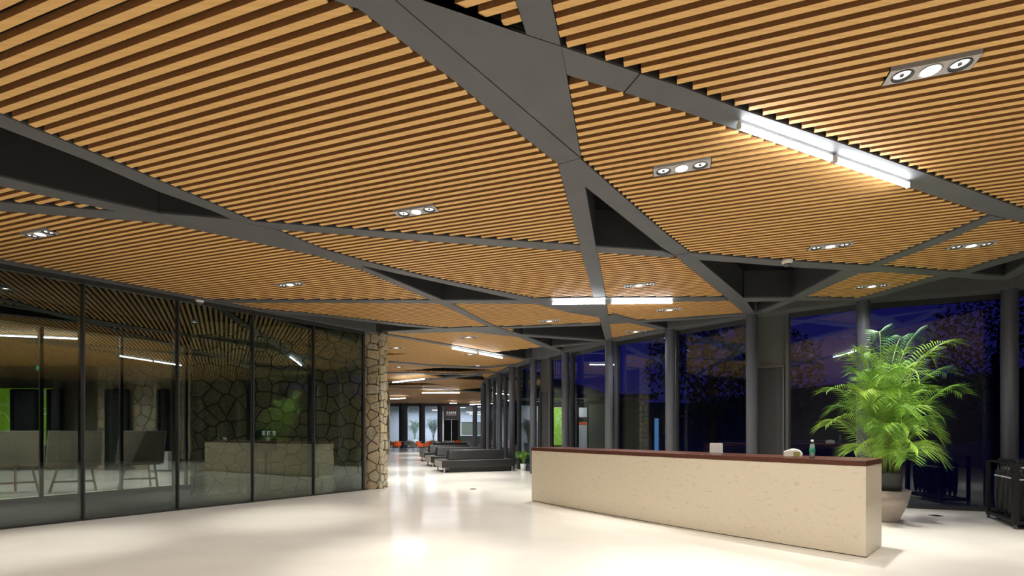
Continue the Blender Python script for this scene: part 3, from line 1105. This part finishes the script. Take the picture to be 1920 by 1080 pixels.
tube_light((1384, 224), (1560, 287), 0.027, 'near bright tube light of the pair under the right beam')
tube_light((1565, 289), (1704, 338), 0.027, 'farther bright tube light of the pair under the right beam')
tube_light((1034, 563.5), (1136, 562.5), 0.027, 'left tube light of the pair over the counter')
tube_light((1145, 562.5), (1262, 561), 0.027, 'right tube light of the pair over the counter')
tube_light((846, 647), (893, 656), 0.06, 'near half of the slanted tube pair at the corridor mouth')
tube_light((897, 657), (942, 666), 0.06, 'far half of the slanted tube pair at the corridor mouth')
tube_light((736, 710), (797, 703), 0.15, 'corridor tube light rising to the right, near the stone pier')
tube_light((791, 731), (862, 730.5), 0.15, 'longest level tube light in the middle of the corridor ceiling')
tube_light((730, 743), (761, 742), 0.15, 'short corridor tube light just right of the stone pier')
tube_light((881, 754.5), (913, 753.5), 0.15, 'tube light beside the far column row, right of the doorway')
tube_light((843, 752), (857, 752), 0.15, 'short tube light straight above the far doorway sign')
tube_light((-60, 620), (72, 625), 0.06, 'bright tube light in the easel room, nearest the frame edge', 'fluorescent battens in the easel room')
tube_light((78, 625.5), (158, 629), 0.06, 'bright tube light in the easel room over the middle easel', 'fluorescent battens in the easel room')

# ------------------------------------------------------------------ dome cameras, exit sign, plaque
def dome(px, py, label):
    p = Vector(ce((px, py)))
    o = empty('dome_camera', (p.x, p.y, H - 0.012))
    tag(o, label, 'camera', 'white dome cameras on the ceiling beams')
    MB().lathe([(0.0, 0.0), (0.075, 0.0), (0.075, -0.035), (0.062, -0.05)], seg=20).build('base', M['white'], o, smooth=True)
    MB().lathe([(0.06, -0.05), (0.054, -0.075), (0.036, -0.095), (0.0, -0.105)], seg=18).build('dome', M['lampring'], o, smooth=True)
    MB().lathe([(0.063, -0.048), (0.064, -0.06), (0.058, -0.062)], seg=18).build('ring', M['white'], o, smooth=True)


dome(1476, 486, 'white dome camera on the beam above the black ceiling void')
dome(374, 560.5, 'white dome camera above the top rail of the left glass wall')
pxs = at(72, 684, 3.6)
es = empty('exit_sign', (-15.6, 16.0, 3.6))
tag(es, 'glowing green exit sign hanging in the room behind the glass', 'sign')
MB().box((0, 0, 0), (0.36, 0.04, 0.20)).build('casing', M['dark'], es)
g_ = strokes(2, 0.12, 0.13, 0.03, 9).build('lettering', M['exitgreen'], es)
g_.location = (0, -0.026, 0)
MB().tube([(-0.12, 0, 0.1), (-0.12, 0, H - 3.6)], 0.006, 6).build('hanger', M['steel'], es)
MB().tube([(0.12, 0, 0.1), (0.12, 0, H - 3.6)], 0.006, 6).build('hanger', M['steel'], es)

# plaque standing in front of the stone wall behind the glass
tq = 0.40
pq = WA + (PA - WA) * tq + Vector((dw.y, -dw.x)) * 0.12
sgn = empty('sign_board', (pq.x, pq.y, 1.02), math.atan2(dw.y, dw.x))
tag(sgn, 'dark sign board with white characters before the stone wall behind the glass', 'sign')
MB().box((0, 0, 0.28), (0.46, 0.05, 0.56)).build('board', M['dark'], sgn)
q_ = strokes(3, 0.085, 0.09, 0.025, 11).build('lettering', M['signwhite'], sgn)
q_.location = (0.06, -0.03, 0.44)
MB().box((0, 0, -0.51), (0.06, 0.05, 1.02)).build('post', M['dark'], sgn)
MB().box((0, 0, -1.005), (0.36, 0.26, 0.03)).build('base', M['dark'], sgn)


# ------------------------------------------------------------------ easels in the room behind the glass
def easel(x, y, rz, label, wd=1.05, hd=0.88):
    o = empty('easel', (x, y, 0), rz)
    tag(o, label, 'easel', 'easels with display boards behind the glass')
    MB().tube([(-0.44, -0.20, 0), (-0.14, 0.17, 1.46)], 0.028, 6).build('leg', M['easelwood'], o)
    MB().tube([(0.44, -0.20, 0), (0.14, 0.17, 1.46)], 0.028, 6).build('leg', M['easelwood'], o)
    MB().tube([(0.0, 0.58, 0), (0.0, 0.20, 1.44)], 0.028, 6).build('leg', M['easelwood'], o)
    MB().box((0, -0.135, 0.26), (0.76, 0.03, 0.045)).build('crossbar', M['easelwood'], o)
    MB().box((0, -0.10, 0.635), (0.95, 0.09, 0.03)).build('ledge', M['easelwood'], o)
    b = empty('display_board', (0, -0.095, 0.655))
    b.parent = o
    b.rotation_euler = (math.radians(-15), 0, 0)
    MB().box((0, 0, hd / 2), (wd, 0.02, hd)).build('sheet', M['board'], b)
    for sx_ in (-1, 1):
        MB().box((sx_ * wd / 2, 0, hd / 2), (0.016, 0.03, hd + .016)).build('edge', M['boardedge'], b)
    MB().box((0, 0, hd), (wd, 0.03, 0.016)).build('edge', M['boardedge'], b)


def efl(px, py):
    v = at(px, py, 0)
    return v.x, v.y


x_, y_ = efl(26, 925)
easel(x_, y_, 0.75, 'easel with display board, the one cut by the frame edge')
x_, y_ = efl(141, 921)
easel(x_, y_, 0.55, 'easel with display board in the middle of the three')
x_, y_ = efl(265, 915)
easel(x_, y_, 0.30, 'easel with display board beside the white box, nearest the stone wall')
wbx = at(306, 883, 0)
wo_ = empty('plinth', (wbx.x, wbx.y, 0))
tag(wo_, 'low white plinth box on the floor behind the glass', 'plinth')
MB().box((0, 0, 0.40), (0.78, 0.6, 0.68)).build('body', M['white'], wo_, bevel=0.01)
MB().box((0, 0, 0.03), (0.70, 0.52, 0.06)).build('base', M['dark'], wo_)

# ------------------------------------------------------------------ reception counter (slightly curved)
C0, C2 = Vector((0.426, 10.46)), Vector((4.20, 5.74))
CN = Vector((-(C2 - C0).y, (C2 - C0).x)).normalized()
if CN.y > 0:
    CN = -CN
C1 = (C0 + C2) / 2 + CN * 0.207
NSEG, CDEP = 28, 0.84


def cf(t, off=0.0):
    p = C0 * (1 - t) ** 2 + C1 * 2 * t * (1 - t) + C2 * t * t
    d = (C1 - C0) * (1 - t) + (C2 - C1) * t
    d.normalize()
    n = Vector((-d.y, d.x))            # away from the camera
    if n.dot(CN) > 0:
        n = -n
    return p + n * off


counter = empty('reception_counter', (2.6, 8.4, 0))
tag(counter, 'long curved cream stone reception counter with dark red wood top', 'counter')
OC = Vector((2.6, 8.4))


def strip(o0, o1, z0, z1, t0=0.0, t1=1.0, n=NSEG):
    mb = MB()
    fr = [cf(t0 + (t1 - t0) * i / n, o0) - OC for i in range(n + 1)]
    bk = [cf(t0 + (t1 - t0) * i / n, o1) - OC for i in range(n + 1)]
    mb.prism([tuple(p) for p in fr] + [tuple(p) for p in bk[::-1]], z0, z1)
    return mb


for i in range(1):
    strip(0.0, 0.05, 0.012, 1.085).build('front_panel', M['counter'], counter)
strip(0.02, 0.10, 0.0, 0.012).build('base', M['mortar'], counter)
strip(0.052, CDEP, 0.012, 1.085, 0.9915, 1.0, 2).build('end_panel', M['counter'], counter)
strip(0.052, CDEP, 0.012, 1.085, 0.0, 0.0085, 2).build('end_panel', M['counter'], counter)
strip(CDEP - 0.02, CDEP + 0.006, 0.62, 1.085, -0.004, 0.01, 2).build('edge_trim', M['wood'], counter)
strip(-0.006, CDEP + 0.01, 1.087, 1.152, -0.003, 1.001).build('countertop', M['wood'], counter, bevel=0.004)
strip(0.06, CDEP - 0.1, 0.70, 0.74, 0.012, 0.988).build('desk', M['deskwood'], counter)
for t in (0.25, 0.5, 0.75):
    strip(0.06, CDEP - 0.14, 0.0, 0.70, t, t + 0.006, 1).build('divider', M['deskwood'], counter)

# tissue pack
tp = at(1486.5, 857, 1.152)
tis = empty('tissue_pack', (tp.x, tp.y, 1.152), -0.55)
tag(tis, 'small white tissue pack with green print on the counter top', 'tissues')
pk = MB()
prof = [(-0.105, 0.0), (0.105, 0.0), (0.118, 0.045), (0.085, 0.095), (0.03, 0.112), (-0.05, 0.098), (-0.108, 0.078)]
n0 = len(prof)
for yy in (-0.055, 0.055):
    pk.v += [(x, yy, z) for x, z in prof]
pk.f = [tuple(range(n0)), tuple(range(2 * n0 - 1, n0 - 1, -1))] + [(i, i + n0, (i + 1) % n0 + n0, (i + 1) % n0) for i in range(n0)]
pk.m = [0] * len(pk.f)
pk.build('wrapper', M['paper'], tis, bevel=0.012)
MB().box((0.045, -0.0565, 0.045), (0.075, 0.004, 0.06)).build('print', M['green'], tis)
MB().box((0.0, 0, 0.106), (0.05, 0.02, 0.022), 0.3).build('tissue', M['paper'], tis)
# water bottle
bp = at(1523, 859, 1.152)
bot = empty('water_bottle', (bp.x, bp.y, 1.152))
tag(bot, 'clear plastic water bottle with green label on the counter top', 'bottle')
MB().lathe([(0.0, 0.001), (0.03, 0.0), (0.033, 0.01), (0.033, 0.05), (0.031, 0.06), (0.033, 0.07), (0.033, 0.15), (0.028, 0.185), (0.014, 0.205), (0.0135, 0.222)], seg=20).build('body', M['plastic'], bot, smooth=True)
MB().lathe([(0.0, 0.004), (0.029, 0.004), (0.029, 0.045), (0.028, 0.17), (0.022, 0.18), (0.0, 0.18)], seg=16).build('water', mat('water_look', (0.55, 0.62, 0.60), 0.15, spec=0.6), bot, smooth=True)
MB().lathe([(0.0335, 0.075), (0.0338, 0.076), (0.0338, 0.125), (0.0335, 0.126)], seg=20).build('label', M['label'], bot, smooth=True)
MB().lathe([(0.0, 0.241), (0.015, 0.240), (0.016, 0.222), (0.0155, 0.214)], seg=16).build('cap', M['white'], bot, smooth=True)
# grey box behind the counter
box_ = empty('box_stand', (0.422 * 8.2, 8.2, 0), -0.35)
tag(box_, 'pale grey box on a slim stand just behind the counter top', 'stand')
MB().box((0, 0, 1.18), (0.20, 0.10, 0.24)).build('casing', M['white'], box_, bevel=0.008)
MB().box((0, 0, 0.54), (0.04, 0.04, 1.04)).build('post', M['panel'], box_)
MB().box((0, 0, 0.01), (0.26, 0.22, 0.02)).build('base', M['panel'], box_)


# ------------------------------------------------------------------ palm
def frond(base, tip, lift, nleaf, llen, rnd, matl, parent, width=0.03, name='frond'):
    b, t = Vector(base), Vector(tip)
    d = t - b
    flat = Vector((d.x, d.y, 0))
    c1 = b + Vector((flat.x * 0.12, flat.y * 0.12, d.z * 0.62 + lift * 0.55))
    c2 = b + Vector((flat.x * 0.62, flat.y * 0.62, d.z * 1.0 + lift))
    def B(u):
        return b * (1 - u) ** 3 + c1 * 3 * u * (1 - u) ** 2 + c2 * 3 * u * u * (1 - u) + t * u ** 3
    def D(u):
        return ((c1 - b) * (1 - u) ** 2 + (c2 - c1) * 2 * u * (1 - u) + (t - c2) * u * u).normalized()
    mb = MB()
    K = 14
    mb.tube([B(i / K) for i in range(K + 1)], [0.013 * (1 - 0.85 * i / K) for i in range(K + 1)], 5, m=1)
    roll = rnd.uniform(-0.5, 0.5)
    for i in range(nleaf):
        u = 0.26 + 0.735 * i / (nleaf - 1)
        p, d_ = B(u), D(u)
        side = d_.cross(Vector((0, 0, 1)))
        if side.length < 0.05:
            side = Vector((1, 0, 0))
        side.normalize()
        up = side.cross(d_).normalized()
        k = (u - 0.26) / 0.74
        ll = llen * (0.55 + 0.75 * math.sin(math.pi * (0.12 + 0.80 * k))) * rnd.uniform(0.88, 1.1)
        fw = 0.45 + 0.65 * k
        for s_ in (-1, 1):
            sd = side * s_ * math.cos(roll) + up * math.sin(roll) * s_
            v = (sd * 0.95 + d_ * fw + up * 0.32).normalized()
            m1 = p + v * ll * 0.5
            e = p + v * ll + Vector((0, 0, -ll * rnd.uniform(0.18, 0.42)))
            m1 = m1 + Vector((0, 0, -ll * 0.03))
            wv = d_.cross(v).cross(v)
            wv = (up.cross(v)).normalized() * width * 0.5
            fold = up * width * 0.22
            n = len(mb.v)
            mb.v += [tuple(p), tuple(m1 + wv + fold), tuple(m1), tuple(m1 - wv + fold), tuple(e)]
            mb.f += [(n, n + 1, n + 2), (n, n + 2, n + 3), (n + 1, n + 4, n + 2), (n + 2, n + 4, n + 3)]
            mb.m += [0] * 4
    return mb.build(name, [matl, M['palmstem']], parent)


PB_ = Vector((6.26, 8.12, 0))
palm = empty('potted_palm', PB_)
tag(palm, 'tall bright green palm in a steel bowl planter behind the counter', 'plant')
MB().lathe([(0.0, 0.0), (0.17, 0.0), (0.19, 0.03), (0.30, 0.30), (0.345, 0.53), (0.325, 0.53), (0.29, 0.34), (0.0, 0.32)], seg=28).build('planter', M['planter'], palm, smooth=True)
MB().lathe([(0.20, 0.33), (0.245, 0.80), (0.252, 0.83), (0.235, 0.83), (0.225, 0.77)], seg=24).build('inner_pot', M['blackpot'], palm, smooth=True)
MB().lathe([(0.228, 0.775), (0.0, 0.785)], seg=20).build('soil', M['soil'], palm)
rnd = random.Random(4)
TIPS = [(1552, 733, -.1, .25), (1592, 664, -.1, .2), (1549, 797, -.25, .35), (1790, 645, .0, .2), (1802, 737, .0, .3), (1762, 776, -.2, .35),
        (1757, 818, -.3, .4), (1762, 862, -.35, .55), (1642, 664, .1, .15), (1690, 660, -.2, .12), (1745, 668, -.15, .2), (1605, 700, -.3, .25),
        (1720, 700, -.4, .25), (1660, 705, -.45, .2), (1630, 760, -.5, .35), (1700, 770, -.55, .4),
        (1745, 730, .3, .3), (1600, 760, .2, .35), (1668, 820, -.55, .5),  (1775, 700, .2, .25),
        (1615, 668, .25, .2), (1705, 690, .3, .15), (1655, 740, -.35, .3), (1690, 735, -.4, .3),  (1740, 792, .1, .4),
        (1560, 770, .1, .35), (1625, 715, .35, .25), (1705, 805, -.5, .45),
        (1600, 845, -.4, .3), (1722, 842, -.45, .3), (1650, 800, -.6, .25), (1680, 760, -.6, .2), (1620, 800, -.1, .3), (1735, 770, -.3, .3),
        (1640, 720, .1, .2), (1720, 745, .1, .25), (1680, 690, .2, .15), (1610, 735, -.5, .25), (1665, 850, -.6, .35), (1700, 860, -.5, .3)]
for i, (px, py, dy, lift) in enumerate(TIPS):
    yy = PB_.y + dy * 1.3 + rnd.uniform(-.12, .12)
    tip = Vector(((px - CX) / F * yy - PB_.x, yy - PB_.y, CAMZ - (py - HY) / F * yy))
    a = rnd.uniform(0, 6.28)
    base = (math.cos(a) * 0.11 + tip.x * 0.06, math.sin(a) * 0.11 + tip.y * 0.06, 0.78)
    frond(base, tip, lift * 0.8, 34, 0.33, rnd, M['leaf'], palm, 0.015)
for px, py, dy in ((1648, 630, .45), (1738, 632, .5), (1700, 640, .6)):      # thin dark fronds at the back
    yy = PB_.y + dy
    tip = Vector(((px - CX) / F * yy - PB_.x, yy - PB_.y, CAMZ - (py - HY) / F * yy))
    frond((0.02, 0.08, 0.78), tip, 0.35, 30, 0.28, rnd, M['leafdark'], palm, 0.012)
for k in range(9):
    a = k * 0.7
    x, y = math.cos(a) * 0.10, math.sin(a) * 0.10
    MB().tube([(x, y, 0.77), (x * 1.4, y * 1.4, 1.2), (x * 2.2, y * 2.2, 1.7)], [0.021, 0.017, 0.010], 8).build('stem', M['palmstem'], palm, smooth=True)

# ------------------------------------------------------------------ umbrella rack
A_, B_ = Vector((7.73, 7.43)), Vector((8.27, 8.40))
rd = (B_ - A_).normalized()
rack = empty('umbrella_rack', (A_.x, A_.y, 0), math.atan2(rd.y, rd.x))
tag(rack, 'black wheeled umbrella rack full of folded umbrellas beside the window', 'rack')
RL, RW, RH = (B_ - A_).length, 0.50, 0.99      # local x runs back along the near side, local -y away to the right
for x in (0.0, RL):
    for y in (0.0, -RW):
        MB().box((x, y, 0.53), (0.05 if x else 0.07, 0.05 if x else 0.07, 0.92)).build('post', M['black'], rack)
        MB().tube([(x, y - .012, 0.04), (x, y + .012, 0.04)], 0.04, 12).build('wheel', M['lampring'], rack)
for y in (0.0, -RW):
    MB().box((RL / 2, y, 0.10), (RL, 0.03, 0.05)).build('rail', M['black'], rack)
    MB().tube([(0, y, RH), (RL, y, RH)], 0.014, 8).build('rail', M['black'], rack)
for x in (0.0, RL):
    MB().box((x, -RW / 2, 0.10), (0.03, RW, 0.05)).build('rail', M['black'], rack)
    MB().tube([(x, 0, RH), (x, -RW, RH)], 0.014, 8).build('rail', M['black'], rack)
for k in range(1, 4):
    MB().tube([(0, -RW * k / 4, RH - 0.002), (RL, -RW * k / 4, RH - 0.002)], 0.007, 6).build('rail', M['chrome'], rack)
MB().box((RL / 2, -RW / 2, 0.09), (RL, RW, 0.02)).build('tray', M['black'], rack)
MB().tube([(-0.04, -0.1, RH - .03), (-0.04, -0.1, RH - .05)], 0.045, 14).build('badge', M['lampplate'], rack)


def umbrella(label):
    o = empty('umbrella', (0, 0, 0))
    tag(o, label, 'umbrella', 'folded black umbrellas hanging in the rack')
    cp = MB()
    seg = 12
    n = 0
    for z, r in ((0.14, 0.008), (0.22, 0.030), (0.45, 0.046), (0.70, 0.048), (0.83, 0.034), (0.87, 0.014)):
        for k in range(seg):
            t = 2 * math.pi * k / seg
            rr = r * (1.18 if k % 2 else 0.78)
            cp.v.append((rr * math.cos(t + z * 1.5), rr * math.sin(t + z * 1.5), z))
    for i in range(5):
        for k in range(seg):
            l = (k + 1) % seg
            cp.f.append((i * seg + k, i * seg + l, (i + 1) * seg + l, (i + 1) * seg + k)); cp.m.append(0)
    cp.build('canopy', M['cloth'], o)
    MB().tube([(0, 0, 0.122), (0, 0, 0.93)], 0.006, 6).build('shaft', M['chrome'], o)
    hk = [(0, 0, 0.92), (0, 0, 1.0)] + [(0, -0.04 + 0.04 * math.cos(a), 1.0 + 0.04 * math.sin(a)) for a in (0.5, 1.0, 1.57, 2.1, 2.6, 3.14)] + [(0, -0.08, 0.985)]
    MB().tube(hk, 0.010, 8).build('handle', M['black'], o, smooth=True)
    MB().tube([(0, 0, 0.745), (0, 0, 0.765)], 0.05, 10).build('strap', M['white'], o)
    return o


um = None
c_, s_r = math.cos(rack.rotation_euler.z), math.sin(rack.rotation_euler.z)
for i in range(7):
    for j in range(2):
        lx, ly = 0.12 + i * (RL - 0.22) / 6.0, -0.10 - j * 0.22
        wx, wy = A_.x + lx * c_ - ly * s_r, A_.y + lx * s_r + ly * c_
        lab = 'black folded umbrella hanging by its hooked handle in the rack'
        if um is None:
            um = umbrella(lab)
            um.location, um.rotation_euler = (wx, wy, 0), (0, 0, 0.9)
        else:
            dup(um, (wx, wy, 0), 0.9 + 0.4 * math.sin(i * 2.3 + j), lab)

# ------------------------------------------------------------------ benches
def bench(loc, rz, label):
    o = empty('bench', loc, rz)
    tag(o, label, 'bench', 'black back-to-back benches in the corridor')
    Lb, Db = 2.82, 1.42
    MB().box((Lb / 2, Db / 2, 0.31), (Lb, Db, 0.27)).build('seat', M['leather'], o, bevel=0.02)
    MB().box((Lb / 2 + 0.06, Db / 2, 0.09), (Lb - 0.45, Db - 0.24, 0.17)).build('plinth', M['leather'], o)
    bk = MB()
    y0, y1, y2, y3 = Db / 2 - 0.24, Db / 2 + 0.24, Db / 2 + 0.12, Db / 2 - 0.12
    bk.hexa([(0.34, y0, 0.445), (Lb - 0.28, y0, 0.445), (Lb - 0.28, y1, 0.445), (0.34, y1, 0.445),
             (0.38, y3, 0.80), (Lb - 0.34, y3, 0.80), (Lb - 0.34, y2, 0.80), (0.38, y2, 0.80)])
    bk.build('backrest', M['leather'], o, bevel=0.02)
    MB().box((-0.004, Db / 2, 0.31), (0.012, Db - 0.06, 0.22)).build('end_cap', M['leatherend'], o)
    for x in (0.1, Lb - 0.1):
        for y in (0.12, Db - 0.12):
            MB().box((x, y, 0.09), (0.05, 0.05, 0.18)).build('foot', M['steelfoot'], o)
    return o


brz = math.atan2(0.98, 2.7)
b0 = bench((-2.52, 17.45, 0), brz, 'nearest black bench of the row, by the dark columns')
dup(b0, (-3.42, 20.4, 0), brz, 'second black bench of the row, just behind the nearest one')
dup(b0, (-4.35, 24.0, 0), brz, 'third black bench of the row, mostly hidden behind the second')
dup(b0, (-4.95, 29.0, 0), brz, 'farthest black bench, with only its backrest top showing')


# ------------------------------------------------------------------ cafe chairs and tables
def chair(name, shell, label, group):
    o = empty(name, (0, 0, 0))
    tag(o, label, 'chair', group)
    sh = MB()
    rows = []
    for u in range(9):
        a = math.pi * (u / 8.0) * 1.25 - math.pi * 0.125
        rows.append([(0.30 * math.cos(a), 0.27 * math.sin(a), 0.43), (0.33 * math.cos(a), 0.31 * math.sin(a), 0.55 + 0.05 * math.sin(a)),
                     (0.34 * math.cos(a), 0.34 * math.sin(a), 0.60 + 0.22 * max(0, math.sin(a)))])
    for u in range(8):
        for k in range(2):
            sh.face([rows[u][k], rows[u + 1][k], rows[u + 1][k + 1], rows[u][k + 1]])
    b = sh.build('backrest', shell, o, smooth=True)
    sm = b.modifiers.new('thick', 'SOLIDIFY')
    sm.thickness = 0.02
    MB().lathe([(0.0, 0.40), (0.26, 0.41), (0.30, 0.44), (0.27, 0.455), (0.0, 0.445)], seg=16).build('seat', shell, o, smooth=True)
    for sx_ in (-1, 1):
        for sy_ in (-1, 1):
            MB().tube([(sx_ * 0.2, sy_ * 0.2, 0.41), (sx_ * 0.27, sy_ * 0.27, 0.0)], 0.013, 6).build('leg', M['chrome'], o)
    return o


def place(px, yy):
    return ((px - CX) / F * yy, yy, 0)


oc = chair('cafe_chair', M['orange'], 'orange shell cafe chair, the one nearest the stone pier', 'orange cafe chairs at the far end')
oc.location, oc.rotation_euler = place(744, 35.2), (0, 0, 3.5)
dup(oc, place(789, 34.9), 2.2, 'orange shell cafe chair in the middle, left one of a close pair')
dup(oc, place(800, 35.7), 4.2, 'orange shell cafe chair in the middle, right one of a close pair')
dup(oc, place(858, 38.2), 3.4, 'orange shell cafe chair in front of the dark doorway')
gc = chair('cafe_chair', M['greymesh'], 'grey woven cafe chair cut by the edge of the stone pier', 'grey cafe chairs at the far end')
gc.location, gc.rotation_euler = place(733, 36.6), (0, 0, 1.0)
for px, yy, rz, lab in ((764, 37.2, 3.6, 'grey woven cafe chair right beside the orange one near the pier'),
                        (775, 36.0, 2.6, 'grey woven cafe chair left of the middle orange pair'),
                        (812, 36.6, 3.2, 'grey woven cafe chair right of the middle orange pair'),
                        (824, 35.6, 2.4, 'grey woven cafe chair below the left door jamb'),
                        (835, 37.0, 3.6, 'grey woven cafe chair in front of the doorway, left one'),
                        (843, 35.9, 2.8, 'grey woven cafe chair in front of the doorway, right one')):
    dup(gc, place(px, yy), rz, lab)


def table(label):
    o = empty('cafe_table', (0, 0, 0))
    tag(o, label, 'table', 'white cafe tables at the far end')
    MB().lathe([(0.0, 0.71), (0.36, 0.71), (0.38, 0.72), (0.38, 0.735), (0.0, 0.74)], seg=20).build('tabletop', M['white'], o)
    MB().tube([(0, 0, 0.02), (0, 0, 0.71)], 0.03, 10).build('leg', M['white'], o)
    MB().lathe([(0.0, 0.03), (0.06, 0.03), (0.25, 0.012), (0.25, 0.0), (0.0, 0.0)], seg=18).build('base', M['white'], o)
    return o


t0 = table('white round cafe table beside the stone pier')
t0.location = place(748, 37.2)
dup(t0, place(783, 37.6), None, 'white round cafe table between the orange chairs')
dup(t0, place(806, 38.0), None, 'white round cafe table behind the middle orange pair')
dup(t0, place(850, 39.0), None, 'white round cafe table in front of the dark doorway')


# ------------------------------------------------------------------ small plants
def small_plant(name, loc, pot_r, pot_h, n, spread, high, label, potmat, leafm, llen):
    o = empty(name, loc)
    tag(o, label, 'plant')
    MB().lathe([(0.0, 0.0), (pot_r * 0.75, 0.0), (pot_r, pot_h), (pot_r * 0.9, pot_h), (pot_r * .85, pot_h * .9), (0, pot_h * .9)], seg=18).build('pot', potmat, o, smooth=True)
    r2 = random.Random(len(label))
    for k in range(n):
        a = k * 2.4
        tip = (math.cos(a) * spread * r2.uniform(.6, 1), math.sin(a) * spread * r2.uniform(.6, 1), pot_h + high * r2.uniform(.55, 1))
        frond((math.cos(a) * 0.03, math.sin(a) * 0.03, pot_h * .9), tip, high * 0.3, 14, llen, r2, leafm, o, 0.03)


small_plant('potted_fern', (0.44, 18.6, 0), 0.13, 0.26, 12, 0.34, 0.42, 'small green fern in a white pot at the end of the nearest bench', M['white'], M['leaf'], 0.14)
small_plant('potted_palm', (fx(773) * 1.05, 48.4, 0), 0.3, 0.7, 14, 0.9, 1.7, 'leafy palm behind the far glass between the two left columns', M['white'], M['leafdark'], 0.45)
small_plant('potted_palm', (fx(814) * 1.04, 46.4, 0), 0.3, 0.7, 16, 1.0, 1.8, 'large leafy palm behind the far glass left of the doorway', M['white'], M['leafdark'], 0.45)
small_plant('potted_palm', (PX(991, 29.8), 29.8, 0), 0.3, 0.8, 14, 0.6, 1.3, 'leafy plant outside, left of the lit map', M['white'], M['leafdark'], 0.35)

# ------------------------------------------------------------------ floor boxes
for px, py, lab in ((887, 917, 'small dark floor socket plate in front of the benches'), (1755, 967, 'small dark floor socket plate beside the palm planter')):
    p = at(px, py, 0)
    o = empty('floor_socket', (p.x, p.y, 0), 0.3)
    tag(o, lab, 'socket', 'dark floor socket plates')
    MB().box((0, 0, 0.003), (0.16, 0.16, 0.006)).build('plate', M['dark'], o)
    MB().box((0, 0, 0.008), (0.09, 0.09, 0.005)).build('lid', M['black'], o)
